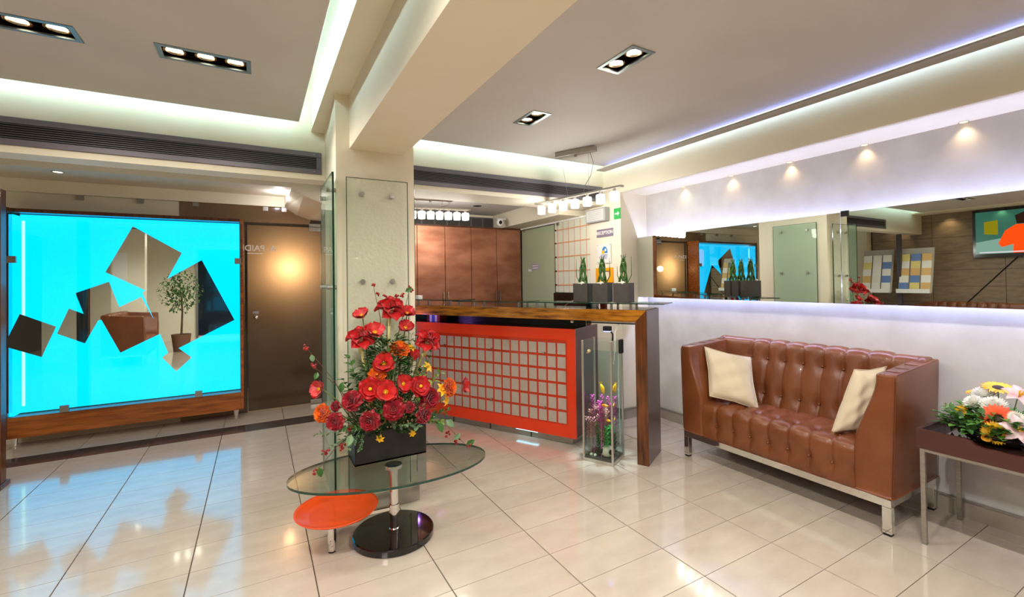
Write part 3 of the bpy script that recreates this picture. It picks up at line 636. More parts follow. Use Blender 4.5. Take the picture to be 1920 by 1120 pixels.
for k, (a, b_, r_) in enumerate(((.055, .03, .014), (.085, .028, .013))):
    o = MB().ball(aq(a, b_, .045), r_, r_*.8, r_*.8).build('pebble', mat('pale stone', '#d8d2bd', .6), None, smooth=True); tag(o, ('pale pebble by the aquarium corner post', 'cream pebble beside the hollow ball ornament')[k], 'pebble', 'pebbles in the aquarium')
sn = thing('water_snail', 'cream apple snail near the top of the aquarium glass', 'snail', tuple(aq(.045, .02, .79)))
MB().ball(aq(.05, .025, .80), .014, .012, .013).build('shell', mat('snail shell', '#e6cfa6', .4), sn, smooth=True); MB().ball(aq(.042, .025, .786), .015, .008, .005).build('foot', mat('snail foot', '#c99a5b', .5), sn, smooth=True)
def fish(p, d, L, col, label):
    d = Vector(d).normalized(); up = Vector((0, 0, 1)); sd = d.cross(up).normalized(); u2 = sd.cross(d)
    t = thing('aquarium_fish', label, 'fish', p, 0, 'fish in the aquarium'); p = Vector(p)
    fm = mat('fish '+label, col, .35, c2='#ffb52a', scale=30, coat=.3)
    R_ = Matrix((d, sd, u2)).transposed()
    MB().ball(p, L*.5, L*.12, L*.2, 12, 8, rot=R_).build('body', fm, t, smooth=True)
    b0 = p-d*L*.42
    MB().add([b0, b0-d*L*.3+u2*L*.2, b0-d*L*.2, b0-d*L*.3-u2*L*.2], [(0, 1, 2), (0, 2, 3)]).build('tail', fm, t, solid=.001)
    MB().add([p+u2*L*.17+d*L*.2, p+u2*L*.3-d*L*.05, p+u2*L*.15-d*L*.25], [(0, 1, 2)]).build('dorsal_fin', fm, t, solid=.001)
    for s in (-1, 1): MB().ball(p+d*L*.36+sd*L*.075*s+u2*L*.05, L*.035).build('eye', M['black'], t)
dn, sdv = Vector((.25, .2, -1)), -ea
fish(tuple(aq(.135, .06, .525)), (.35*ea-Vector((0, 0, 1))), .075, '#f2c21a', 'yellow fish diving on the desk side of the steel post')
fish(tuple(aq(wA-.02, .10, .53)), (-.2*ea-Vector((0, 0, 1))), .070, '#f2c21a', 'doubled image of the yellow fish beyond the steel post')  # fish beyond the post are doubled images through the glass, built solid
fish(tuple(aq(.150, .06, .405)), -ea, .055, '#f08a12', 'upper orange fish on the desk side of the steel post')
fish(tuple(aq(wA-.02, .075, .412)), ea*.3-eb, .050, '#f08a12', 'doubled image of upper orange fish beyond the steel post')
fish(tuple(aq(.175, .06, .30)), -ea, .045, '#f39a12', 'lower orange fish on the desk side of the steel post')
fish(tuple(aq(wA-.02, .09, .308)), ea*.3-eb, .045, '#f39a12', 'doubled image of lower orange fish beyond the steel post')
flt = MB().obox(aq(wA+.012, .155, .83), ea*.012, eb*.024, Vector((0, 0, .05))).build('filter_box', M['black'], AQ, bevel=.005)
MB().tube([aq(wA-.01, .155, .78), aq(wA-.015, .17, .5), aq(wA-.012, .17, .1)], .004, 6).build('air_tube', mat('clear tube', '#c8d6d4', .2), AQ)
MB().tube([aq(.20, .12, .70), aq(.21, .13, .80), aq(.2, .16, .93), aq(.22, .2, 1.0)], .003, 6).build('lamp_cable', M['white'], AQ)
bb_ = MB()
for k in range(70): bb_.ball(aq(wA-.018+rr.uniform(-.006, .006), .165+rr.uniform(-.012, .012), rr.uniform(.1, .77)), .0018, n=5, m=4)
bb_.build('air_bubbles', mat('bubbles', '#f4fbfb', .1), AQ)['kind'] = 'stuff'
lampa = thing('aquarium_lamp', 'black clip lamp with blue light over the aquarium', 'lamp', tuple(dk(.42, .24, .93)))
MB().obox(aq(.14, .16, .955), ea*.03, eb*.02, Vector((0, 0, .018))).build('head', M['black'], lampa, bevel=.006)
MB().obox(aq(.14, .16, .936), ea*.024, eb*.015, Vector((0, 0, .002))).build('lens', emat('blue lens', '#7f93ff', 5), lampa)
MB().tube([aq(.15, .17, .955), aq(.17, .19, .91), aq(.16, .21, .86)], .006, 6).build('arm', M['black'], lampa)
light('aquarium_glow', 'SPOT', tuple(aq(.12, .11, .925)), 26, (.85, .95, 1), lampa, spot_size=D2R(38), spot_blend=.6, shadow_soft_size=.02)
# ---------------------------------------------------------------- copper cabinet
M['copper'] = mat('brushed copper sheet', '#915a40', .33, metal=.6, c2='#b57b5d', scale=3, stretch=(1, 1, 2.5), bump=.2, bscale=5, detail=3)
cab = thing('copper_cabinet', 'wall of four copper-faced cupboard doors behind the desk', 'cabinet', (2.2, 5.23, 0))
MB().box(.95, 5.115, 0, 3.015, 5.355, 2.005).build('body', M['darkwood'], cab)
xs = [.97, 1.30, 1.615, 1.958, 2.30, 2.655, 3.008]
for k in range(6):
    d_ = MB().box(xs[k]+.003, 5.10, .06, xs[k+1]-.003, 5.115, 1.985).build('cabinet_door', M['copper'], cab, bevel=.002)
    hx = xs[k+1]-.028 if k % 2 == 0 else xs[k]+.028
    MB().tube([(hx, 5.10, 1.20), (hx, 5.078, 1.20), (hx, 5.078, 1.02), (hx, 5.10, 1.02)], .007, 8).build('handle', M['chrome'], d_)
# white dome camera
cc = thing('security_camera', 'white round security camera at the top of copper cabinet', 'security camera', (2.60, 4.95, 2.02))
MB().ball((2.60, 4.90, 2.045), .042, .042, .05, 16, 10).build('housing', M['white'], cc, smooth=True)
MB().ball((2.590, 4.868, 2.04), .022, .018, .024, 12, 8).build('lens', M['black'], cc, smooth=True)
MB().tube([(2.60, 4.93, 2.06), (2.62, 5.0, 2.10), (2.735, 5.0, 2.10)], .012, 8).build('bracket', M['white'], cc)
# recessed spot in office ceiling
o = thing('soffit_spot', 'dark recessed spot in the back office ceiling', 'spot light', (2.2, 4.7, 2.19)); MB().lathe([(.03, -.004), (.05, -.004), (.05, 0), (.03, 0)], (2.2, 4.7, 2.19), 18, cap=False).build('trim_ring', M['chrome'], o); MB().lathe([(.001, -.003), (.03, -.003), (.03, 0), (.001, 0)], (2.2, 4.7, 2.19), 18).build('lens', M['black'], o)

# ---------------------------------------------------------------- side wall: green glass door, grid panel, signs (plane X = 3.02)
gd = thing('door_2', 'pale green frosted sliding glass door beside the copper cabinet', 'door', (3.03, 4.72, 0), 0, None, 'structure')
MB().box(3.024, 4.345, .01, 3.034, 5.095, 1.975).build('door_leaf', mat('pale green back-painted glass', '#b9c3a4', .15, c2='#b0bd9c', scale=2, coat=.5), gd)
MB().box(3.018, 4.335, .01, 3.04, 4.347, 1.99).build('edge_profile', M['steel'], gd)
MB().box(3.012, 3.70, 1.985, 3.05, 5.11, 2.005).build('top_rail', M['white'], gd)
for yy in (4.27, 5.02): MB().box(3.010, yy-.02, 1.955, 3.024, yy+.02, 1.988).build('hanger', M['steel'], gd)
sg = thing('door_sign', 'small lilac plaque on the pale green glass door', 'sign', (3.022, 4.77, 1.49))
MB().box(3.018, 4.69, 1.455, 3.0235, 4.85, 1.535).build('plate', mat('lilac plate', '#b5a3b8', .4), sg)
MB().box(3.016, 4.86, 1.44, 3.0225, 4.93, 1.47).build('arrow_plate', M['white'], sg)
for zz in (1.475, 1.505): MB().box(3.0172, 4.71, zz, 3.018, 4.83, zz+.010).build('printed_line', M['white'], sg)
gp = thing('grid_screen', 'frosted screen with orange and metal grid lines by the pier', 'screen', (3.03, 4.02, 1.18))
MB().box(3.026, 3.70, 1.185, 3.036, 4.335, 1.985).build('frosted_sheet', mat('milky glass', '#dfe3cf', .2, coat=.4), gp)
om = mat('orange line', '#e2a27c', .5)
for k in range(6): yy = 3.76+k*.105; MB().box(3.0225, yy-.0035, 1.185, 3.026, yy+.0035, 1.985).build('upright_bar', om, gp)
for k, z in enumerate((1.27, 1.43, 1.59, 1.75, 1.90)):
    MB().box(3.0215, 3.70, z-.006, 3.026, 4.335, z+.006).build('cross_bar', om, gp); MB().box(3.016, 4.31, z-.008, 3.026, 4.33, z+.008).build('clip', M['black'], gp)
o = thing('office_unit', 'black office unit below the frosted grid screen', 'unit', (3.03, 4.02, 0))
MB().box(2.99, 3.70, .0, 3.05, 4.335, 1.178).build('front', mat('black lacquer', '#191412', .15, coat=.6), o)
MB().tube([(2.985, 4.3-.55*i/12, .93+.22*math.sin(i/12*1.45)) for i in range(13)], .006, 6).build('curved_reflection', M['steel'], o)  # steel curve stands in for a reflection on the black front
FX = lambda y, z, x=3.017: frameM((x, y, z), (0, -1, 0), (0, 0, 1))
em_ = thing('emergency_light', 'grey white emergency lamp box on the wall pier', 'emergency light', (3.0, 3.54, 1.905))
MB().box(2.955, 3.39, 1.90, 3.02, 3.685, 2.035).build('housing', mat('grey plastic', '#a8a6a4', .5), em_, bevel=.006)
MB().box(2.952, 3.41, 1.915, 2.9555, 3.665, 2.02).build('diffuser', mat('ribbed plastic', '#cfcdc9', .3), em_)
for k in range(5): MB().box(2.949, 3.43, 1.930+k*.018, 2.9525, 3.645, 1.936+k*.018).build('rib', mat('rib', '#b7b4b0', .4), em_)
ex = thing('exit_sign', 'green exit sign with white arrow on the wall pier', 'sign', (3.018, 3.28, 1.90))
MB().box(3.014, 3.237, 1.903, 3.02, 3.325, 2.008).build('plate', mat('sign green', '#0f9a3c', .4, emit='#0f9a3c', es=.15), ex)
MB().prism([(-.030, .007), (.006, .007), (.006, .022), (.032, 0), (.006, -.022), (.006, -.007), (-.030, -.007)], 0, .001).xf(FX(3.281, 1.956, 3.0139)).build('arrow', M['white'], ex)
rs = thing('reception_sign', 'lilac grey sign reading RECEPTION on the wall pier', 'sign', (3.018, 3.46, 1.75))
MB().box(3.012, 3.345, 1.750, 3.02, 3.582, 1.828).build('plate', mat('lilac grey plate', '#847586', .35), rs)
text('RECEPTION', .046, FX(3.463, 1.789, 3.0115), M['white'], 'lettering', rs, .0008)
lg = thing('logo_plaque', 'clear plaque with blue oval emblem of sun and waves', 'plaque', (3.016, 3.475, 1.49))
MB().box(3.010, 3.374, 1.487, 3.014, 3.576, 1.68).build('plate', mat('pale acrylic', '#eceae2', .15, coat=.5), lg)
bl, wh, ye = mat('emblem blue', '#2c7fc4', .4), M['white'], mat('emblem yellow', '#f0c02a', .4)
F_ = FX(3.462, 1.585, 3.0095)
def ell(a, b_, cx=0, cy_=0, n=24): return [(cx+a*math.cos(2*math.pi*k/n), cy_+b_*math.sin(2*math.pi*k/n)) for k in range(n)]
MB().prism(ell(.043, .068), 0, .0006).xf(F_).build('emblem_ground', wh, lg)
MB().prism([p for p in ell(.043, .068) if p[1] >= -.003], .0007, .0012).xf(F_).build('emblem_sky', bl, lg)
MB().prism(ell(.020, .020, -.02, .012), .0013, .0018).xf(F_).build('emblem_sun', ye, lg)
MB().prism(ell(.012, .014, .012, .032), .0013, .0018).xf(F_).build('emblem_bird', wh, lg)
for k in range(4):
    zz = -.014-k*.013; hw = .043*math.sqrt(max(0, 1-(zz/.068)**2)); n = 10
    up_ = [(-hw+2*hw*i/n, zz+.003*math.sin(i*1.9)+.003) for i in range(n+1)]; dn_ = [(x, y-.006) for x, y in up_[::-1]]
    MB().prism((up_+dn_)[::-1], .0007, .0012).xf(F_).build('emblem_wave', mat('wave%d' % k, '#3a4f9c', .4), lg)
for y_, z_ in ((3.385, 1.668), (3.565, 1.668), (3.385, 1.499), (3.565, 1.499)): MB().tube([(3.02, y_, z_), (3.008, y_, z_)], .0035, 8).build('screw', M['black'], lg)
yf = thing('yellow_frame', 'yellow acrylic holder on the pier behind the planters', 'holder', (3.015, 3.47, 1.29))
ym = mat('yellow acrylic', '#f2a81c', .2, coat=.5)
MB().box(3.006, 3.35, 1.295, 3.018, 3.40, 1.44).box(3.006, 3.55, 1.295, 3.018, 3.60, 1.44).box(3.006, 3.40, 1.41, 3.018, 3.55, 1.44).box(3.006, 3.40, 1.295, 3.018, 3.55, 1.325).build('rim', ym, yf)
# ---------------------------------------------------------------- tufted leather sofa
M['leather'] = mat('cognac leather', '#764325', .32, c2='#6a391c', scale=7, bump=.10, bscale=160, coat=.12, detail=5)
M['piping'] = mat('dark seam', '#5e3018', .5)
def smooth(a, b, x): x = max(0, min(1, (x-a)/(b-a))); return x*x*(3-2*x)
def make_sofa(label):
    """local frame: front faces -X, runs along Y; origin at floor centre"""
    t = thing('tufted_sofa', label, 'sofa', (0, 0, 0), 0, 'tufted leather sofas')
    lm = M['leather']; BY = [-.482+.1212*k for k in range(8)]   # button columns (y)
    ya, yb = -.60, .60
    def tuft(y, v, rows, depth, bulge):
        # crease at each button column, dimple at each button
        d = 0
        for i, yy in enumerate(BY):
            dy = abs(y-yy)
            d -= depth*.38*math.exp(-(dy/.010)**2)
            for rv, rw in rows: d -= depth*math.exp(-((dy/.028)**2+((v-rv)/rw)**2))
        if BY[0] < y < BY[-1]:
            f = ((y-BY[0])/.1212) % 1; d += bulge*math.sin(math.pi*f)
        return d
    def path(pts, v):
        # polyline by length, returns x, z, normal
        L = [0]
        for a, b in zip(pts, pts[1:]): L.append(L[-1]+math.hypot(b[0]-a[0], b[1]-a[1]))
        s = v*L[-1]
        for i in range(len(pts)-1):
            if s <= L[i+1] or i == len(pts)-2:
                f = (s-L[i])/(L[i+1]-L[i]); a, b = pts[i], pts[i+1]
                n = (-(b[1]-a[1]), b[0]-a[0]); q = math.hypot(*n)
                return a[0]+(b[0]-a[0])*f, a[1]+(b[1]-a[1])*f, n[0]/q, n[1]/q
    def round_path(ctrl, n=40):
        out = [ctrl[0]]
        for _ in range(3):
            c = [ctrl[0]]
            for a, b in zip(ctrl, ctrl[1:]): c += [(a[0]*.75+b[0]*.25, a[1]*.75+b[1]*.25), (a[0]*.25+b[0]*.75, a[1]*.25+b[1]*.75)]
            c.append(ctrl[-1]); ctrl = c
        return ctrl
    # seat: front bottom -> front top -> back (normals outward: front = -x, top = +z)
    sp = round_path([(-.285, .185), (-.29, .30), (-.288, .415), (-.20, .43), (.0, .425), (.12, .42)])
    # chain direction goes up then back; outward normal = left of travel
    nu, nv = 150, 44
    def seat(u, v):
        y = ya+(yb-ya)*u; x, z, nx, nz = path(sp, v)
        d = tuft(y, v, ((.155, .05), (.52, .05), (.80, .05)), .016, .008)*smooth(0, .06, v)
        return (x+nx*d, y, z+nz*d)
    MB().grid(seat, nu, nv).build('seat', lm, t, smooth=True)
    MB().box(-.275, -.60, .185, .18, .60, .36).build('seat_base', lm, t)
    # back: from the seat line up, over the top, down the rear
    bp = round_path([(.05, .40), (.085, .58), (.13, .78), (.15, .86), (.21, .865), (.262, .855), (.27, .70), (.265, .20)])
    def back(u, v):
        y = 1.06*(ya+(yb-ya)*u); x, z, nx, nz = path(bp, v)
        w_ = 1-smooth(.50, .58, v)
        d = tuft(y, v, ((.085, .03), (.285, .03)), .020, .009)*w_
        return (x+nx*d, y, z+nz*d)
    bk = MB().grid(back, nu, 60)
    for s in (-1, 1): bk.prism([(p[0], p[1]) for p in (bp if s > 0 else bp[::-1])], s*.600, s*.636, lambda a, b, c: (a, c, b))
    bk.build('backrest', lm, t, smooth=True)
    btn = MB().lathe([(.0005, .006), (.006, .0045), (.009, 0), (.0005, -.002)], (0, 0, 0), 10).mesh('button', lm, True)
    for yy in BY:
        for pth, rows, dp in ((sp, (.155, .52, .80), .012), (bp, (.085, .285), .016)):
            for rv in rows:
                x, z, nx, nz = path(pth, rv); n_ = Vector((nx, 0, nz)); q = n_.to_track_quat('Z', 'Y').to_matrix().to_4x4()
                inst('button', btn, t, Matrix.Translation((x-nx*dp, yy, z-nz*dp)) @ q)
    # arms: thick at the seat, slim at the top
    for s in (-1, 1):
        prof = [(-.296, .19), (-.296, .80), (-.27, .825), (.25, .86), (.268, .84), (.262, .19)]
        outer = lambda z: s*(.640+.022*(z-.19)/.62)
        def inner(z): return s*(.47 if z < .40 else .47+.105*smooth(.40, .80, z)+.0)
        n = 14; b = MB(); rows = []
        for k in range(n+1):
            z = .19+(.815-.19)*k/n; xf_ = -.294+.010*smooth(.6, 1, k/n); xb = .262
            rows.append([(xf_+.012, outer(z), z), (xf_, outer(z)-s*.012, z), (xf_, inner(z)+s*.012, z), (xf_+.016, inner(z), z), (xb, inner(z), z+(.035 if k == n else .03*k/n)), (xb, outer(z), z+(.035 if k == n else .03*k/n))])
        vs = [p for r in rows for p in r]; m = 6
        fs = [(k*m+i, k*m+(i+1) % m, (k+1)*m+(i+1) % m, (k+1)*m+i) for k in range(n) for i in range(m)]+[tuple(range(m)), tuple(n*m+i for i in range(m))]
        if s > 0: fs = [f[::-1] for f in fs]
        am = b.add(vs, fs).build('arm', lm, t, bevel=.012, seg=3)
        am.data.polygons.foreach_set('use_smooth', [True]*len(am.data.polygons))
        MB().tube([(-.284, outer(.2)+s*.001, .2), (-.280, outer(.5)+s*.001, .5), (-.276, outer(.79)+s*.001, .79), (-.26, outer(.82)-s*.004, .814), (.24, outer(.82)-s*.004, .845)], .003, 6).build('piping', M['piping'], am)
        for zz, xx in ((.76, -.05), (.76, .07), (.52, -.05), (.52, .05)):
            y_ = inner(zz); inst('button', btn, t, Matrix.Translation((xx, y_-s*.002, zz)) @ Matrix.Rotation(s*math.pi/2, 4, 'X'))
        for k in range(4): zz = .8155+.035*(.094+k*.11)/.556; MB().tube([(-.2+k*.11, s*.590, zz), (-.2+k*.11, outer(.82)-s*.014, zz)], .0016, 5).build('pleat_seam', M['piping'], am)
    # chrome frame and legs
    fz0, fz1 = .145, .185; ch = M['chrome']
    MB().box(-.292, -.635, fz0, -.255, .635, fz1).box(.225, -.635, fz0, .262, .635, fz1).box(-.255, -.635, fz0, .225, -.60, fz1).box(-.255, .60, fz0, .225, .635, fz1).build('frame', ch, t, bevel=.002)
    for x in (-.292, .225):
        for y in (-.635, .595):
            l_ = MB().box(x, y, .012, x+.037, y+.04, fz0).build('leg', ch, t, bevel=.002)
            MB().box(x+.003, y+.003, 0, x+.034, y+.037, .012).build('rubber_foot', M['black'], l_)
    return t
sofa = make_sofa('cognac leather tufted sofa with two cream cushions below the mirror')
sofa.location = (3.068, 1.705, 0)
sf2 = copy_tree(sofa); sf2.location = (-3.68, 2.75, 0); sf2.rotation_euler = (0, 0, math.pi); sf2['label'] = 'brown tufted sofa below the television, seen in the long mirror'
sf3 = copy_tree(sofa); sf3.location = (-1.95, .05, 0); sf3.rotation_euler = (0, 0, math.pi); sf3['label'] = 'brown tufted sofa reflected in the lower mirror pieces of cyan panel'

M['cushion'] = mat('cream linen', '#d3c6ab', .75, c2='#c9bb9f', scale=4, bump=.25, bscale=9, sheen=.3)
def cushion(c, wx, hy, label, th=.065):
    """c centre, wx/hy half axes of the pillow plane"""
    c, wx, hy = Vector(c), Vector(wx), Vector(hy); n = wx.cross(hy).normalized(); r_ = random.Random(len(label))
    t = thing('cushion', label, 'cushion', tuple(c-hy), 0, 'cream cushions on the sofa'); N_ = 22
    ph = r_.random()*6
    def side(sg):
        def f(u, v):
            a, b = 2*u-1, 2*v-1
            k = (1-abs(a)**2.6)*(1-abs(b)**2.6); h = th*max(k, 0)**.45
            pull = 1-.07*(1-abs(a)**2)*abs(b)**3; pull2 = 1-.07*(1-abs(b)**2)*abs(a)**3
            w_ = .006*math.sin(7*a+3*b+ph)*k+.004*math.sin(11*b-5*a)*k
            return c+wx*a*pull2+hy*b*pull+n*sg*(h+w_)
        return f
    b = MB().grid(side(1), N_, N_)
    b2 = MB().grid(side(-1), N_, N_); b2.f = [f[::-1] for f in b2.f]; b.add(b2.v, b2.f)
    p = b.build('cover', M['cushion'], t, smooth=True)
    seam = [c+wx*a+hy*b_ for a, b_ in ((-1, -1), (0, -.93), (1, -1), (.93, 0), (1, 1), (0, .93), (-1, 1), (-.93, 0), (-1, -1))]
    MB().tube(seam, .0025, 5).build('seam', mat('seam '+label[:8], '#cbbd9f', .8), p)
cushion((2.955, 2.075, .612), (.075, -.135, -.030), (.060, .065, .165), 'cream cushion leaning on the sofa arm nearest the desk')
cushion((2.965, 1.285, .615), (.055, -.055, .012), (.035, -.048, .190), 'cream cushion turned edge-on against the arm nearest the flower table', .06)

# ---------------------------------------------------------------- glass coffee table with orange leaf
ct = thing('coffee_table', 'oval glass coffee table with orange disc and black base', 'coffee table', (.613, 2.378, 0))
MB().lathe([(.200, 0), (.205, .004), (.205, .030), (.200, .035), (.001, .035)], (.613, 2.385, 0), 48, 1, .98).build('base', mat('black granite', '#080808', .05, coat=.5, c2='#12110f', scale=80), ct)
MB().lathe([(.026, .035), (.026, .045), (.022, .05), (.022, .352), (.044, .356), (.044, .374)], (.613, 2.378, 0), 28).build('column', M['chrome'], ct, smooth=False)
MB().lathe([(.040, .3745), (.040, .3753)], (.613, 2.378, 0), 28).build('fixing_disc', mat('teal disc', '#35504e', .2, metal=.6), ct)
def oval(a, b_, n=64, rot=D2R(-7)):
    return [(.60+a*math.cos(k*2*math.pi/n)*math.cos(rot)-b_*math.sin(k*2*math.pi/n)*math.sin(rot), 2.335+a*math.cos(k*2*math.pi/n)*math.sin(rot)+b_*math.sin(k*2*math.pi/n)*math.cos(rot)) for k in range(64)]
top = MB().prism(oval(.490, .262), .376, .388).build('glass_top', glassmat('table glass', '#f3faf6', .05), ct)
eg = MB(); o1, o2 = oval(.4905, .2625), oval(.4905, .2625)
n = 64; eg.add([(x, y, .3762) for x, y in o1]+[(x, y, .3878) for x, y in o2], [(i, (i+1) % n, n+(i+1) % n, n+i) for i in range(n)])
eg.build('polished_edge', M['glassedge'], top, smooth=True)
lf = MB().lathe([(.001, .176), (.12, .180), (.185, .196), (.196, .206), (.196, .210), (.186, .202), (.12, .188), (.001, .184)], (.338, 2.405, 0), 48).build('orange_leaf', mat('orange lacquer', '#e84a08', .3, coat=.3), ct, smooth=True)
MB().lathe([(.019, .008), (.021, .012), (.021, .178)], (.312, 2.400, 0), 20).build('leg', M['chrome'], ct)
MB().lathe([(.017, 0), (.017, .008)], (.312, 2.400, 0), 16).build('glide', M['black'], ct)
MB().obox((.46, 2.389, .150), (.15, -.011, 0), (.0008, .011, 0), (0, 0, .011)).build('swivel_arm', M['chrome'], ct, bevel=.003)
MB().lathe([(.027, .13), (.027, .17)], (.613, 2.378, 0), 24).build('collar', M['chrome'], ct)

# ---------------------------------------------------------------- side table
tbl = thing('side_table', 'dark brown tray table on slim steel legs next to sofa', 'side table', (3.08, .68, 0))
wd = mat('mahogany brown', '#4a2420', .3, c2='#40201c', scale=4, coat=.25)
x0, x1, y0, y1, zb, zt = 2.83, 3.325, .30, .985, .472, .566
MB().box(x0, y1-.018, zb, x1, y1, zt).build('side_board', wd, tbl, bevel=.002)
MB().box(x0, y0, zb, x1, y0+.018, zt).build('side_board', wd, tbl, bevel=.002)
MB().box(x1-.018, y0+.018, zb, x1, y1-.018, zt).build('back_board', wd, tbl, bevel=.002)
nt_ = [(y1-.018, zb), (y1-.018, zt), (.800, zt), (.785, .560), (.768, .545), (.74, .540), (.60, .540), (.57, .545), (.553, .560), (.54, zt), (y0+.018, zt), (y0+.018, zb)]
MB().prism(nt_, x0, x0+.018, lambda a, b, c: (c, a, b)).build('front_board', wd, tbl)
MB().box(x0+.018, y0+.018, .515, x1-.018, y1-.018, .525).build('tray_bottom', mat('dark glass tray', '#3a2521', .05, coat=.8), tbl)
for x, y in ((2.842, .955), (3.285, .955), (2.842, .31), (3.285, .31)): MB().box(x, y, 0, x+.019, y+.019, zb).build('leg', M['steel'], tbl, bevel=.001)
MB().box(2.845, .335, .455, 2.86, .955, zb).build('rail', M['steel'], tbl)
MB().box(3.29, .335, .455, 3.305, .955, zb).build('rail', M['steel'], tbl)
# ---------------------------------------------------------------- blooms: prototypes face +Z, radius 1
def petal(b, az, el, L, W, curl=.25, cup=.25, base=.0, tip=.5, nu=4, nv=5, z0=0):
    """el: elevation at base (rad); tip: 0 pointed .. 1 blunt"""
    ca, sa = math.cos(az), math.sin(az)
    def f(u, v):
        t = 2*u-1; w_ = W*math.sin(math.pi*min(1, .12+.88*v*(1-.12*tip)))**(.55+.5*(1-tip))*(1 if v < 1 else (.35*tip+.02))
        a = el-curl*v*v*1.6
        r = base+L*v*math.cos(a); z = z0+L*v*math.sin(a)+cup*W*t*t*(.4+.6*v)
        x, y = r, w_*t
        return (x*ca-y*sa, x*sa+y*ca, z)
    b.grid(f, nu, nv)
def bloom(kind):
    b, c = MB(), MB(); r_ = random.Random(kind)
    J = lambda s: r_.uniform(-s, s)
    if kind == 'rose':
        for k, (n, el, L, W, z0) in enumerate(((3, 1.45, .5, .28, .25), (4, 1.3, .62, .36, .16), (5, 1.08, .76, .44, .08), (6, .82, .9, .5, 0), (7, .5, 1.0, .54, -.06))):
            for i in range(n): petal(b, 2*math.pi*i/n+k*.7+J(.1), el+J(.06), L, W, .12+.09*k, .5, .04, .9, z0=z0)
        c.ball((0, 0, .4), .15, .15, .25, 8, 5)
    elif kind == 'poppy':
        for k, (n, el, L) in enumerate(((3, .75, .95), (3, .5, 1.02))):
            for i in range(n): petal(b, 2*math.pi*i/n+k*1.05+J(.1), el+J(.1), L, .62, .1, .35, .03, 1, 6, 5)
        c.ball((0, 0, .16), .11, .11, .10, 10, 5)
        for i in range(16): a = i*.393; c.tube([(.08*math.cos(a), .08*math.sin(a), .1), (.19*math.cos(a), .19*math.sin(a), .27+J(.05))], [.012, .024], 4)
    elif kind == 'anemone':
        for k, (n, el, L) in enumerate(((4, 1.0, .7), (5, .72, .9), (6, .38, 1.0))):
            for i in range(n): petal(b, 2*math.pi*i/n+k*.6+J(.1), el, L, .5, .15, .3, .03, 1, 5, 5)
        c.ball((0, 0, .35), .16, .16, .14, 10, 5)
    elif kind == 'ranunculus':
        for k in range(6):
            n = 5+k
            for i in range(n): petal(b, 2*math.pi*i/n+k*.5+J(.1), 1.4-.24*k+J(.05), .42+.115*k, .3+.03*k, .1, .45, .02, 1, 4, 4, .22-.045*k)
        c.ball((0, 0, .35), .12, .12, .1, 8, 5)
    elif kind == 'amaryllis':
        for q in range(4):
            az = q*1.57+.4; til = Matrix.Rotation(az, 4, 'Z') @ Matrix.Rotation(D2R(50 if q else 12), 4, 'Y'); s0 = len(b.v); s1 = len(c.v)
            for k, el in ((0, 1.15), (1, .95)):
                for i in range(3): petal(b, 2*math.pi*i/3+k*1.05, el, .95, .46, .40, .35, .04, .45, 4, 6)
            for i in range(3): c.tube([(0, 0, .1), (.06*math.cos(i*2.1), .06*math.sin(i*2.1), .62)], [.015, .03], 4)
            b.xf(til, s0); c.xf(til, s1)
        c.tube([(0, 0, -1.0), (0, 0, -.4), (0, 0, .12)], [.16, .15, .26], 8)
    elif kind == 'tulip':
        for k in range(2):
            for i in range(3): petal(b, 2*math.pi*i/3+k*1.05, 1.30-.05*k, 1.25, .55, .0, .5, .22, .5, 4, 6, -.4)
        c.ball((0, 0, -.3), .3, .3, .2, 8, 5)
    elif kind == 'lily':
        for k in range(2):
            for i in range(3): petal(b, 2*math.pi*i/3+k*1.05+J(.1), .8, 1.05, .32, .45, .3, .03, .15, 4, 6)
        for i in range(5): c.tube([(0, 0, 0), (.15*math.cos(i*1.26), .15*math.sin(i*1.26), .65)], [.02, .045], 4)
    elif kind == 'sunflower':
        for k, n in enumerate((15, 15)):
            for i in range(n): petal(b, 2*math.pi*(i+.5*k)/n+J(.05), .32+.1*k, .74, .14, .25, .3, .26, .2, 2, 4, -.02*k)
        c.ball((0, 0, .03), .36, .36, .12, 14, 6)
    elif kind == 'gerbera':
        for k, (n, L) in enumerate(((20, .72), (18, .6))):
            for i in range(n): petal(b, 2*math.pi*(i+.5*k)/n+J(.03), .15+.18*k, L, .115, .12, .2, .27, .7, 2, 4, .03*k)
        c.ball((0, 0, .04), .27, .27, .12, 14, 6)
    elif kind == 'mum':
        for k in range(7):
            n = 10+3*k
            for i in range(n): petal(b, 2*math.pi*i/n+k*.37, 1.5-.23*k+J(.06), .55+.07*k, .10, -.12, .4, .03, .8, 2, 4, .12-.03*k)
        c.ball((0, 0, .3), .12, .12, .2, 8, 5)
    return b, c
FM = {k: mat('petal '+k, a, .45, c2=b_, scale=3, sheen=.2) for k, a, b_ in (('red', '#c40c10', '#a3060c'), ('scarlet', '#c60d0d', '#a0070a'), ('crimson', '#8c0a1c', '#a80f22'), ('orange', '#f07a08', '#e25e04'), ('yellow', '#f5c010', '#eeb004'), ('white', '#fffef8', '#fbfaf0'), ('pink', '#e7b9c4', '#f2dde0'), ('deeporange', '#ee5a0c', '#e8480a'))}
FC = {k: mat('centre '+k, a, .6) for k, a in (('yellow', '#e2b01c'), ('dark', '#2c1608'), ('green', '#9aa84e'), ('cream', '#d9c58c'), ('red', '#7d0a14'))}
def proto(kind, pm, cm):
    b, c = bloom(kind); return b.mesh(kind, FM[pm], True), c.mesh('centre', FC[cm], True)
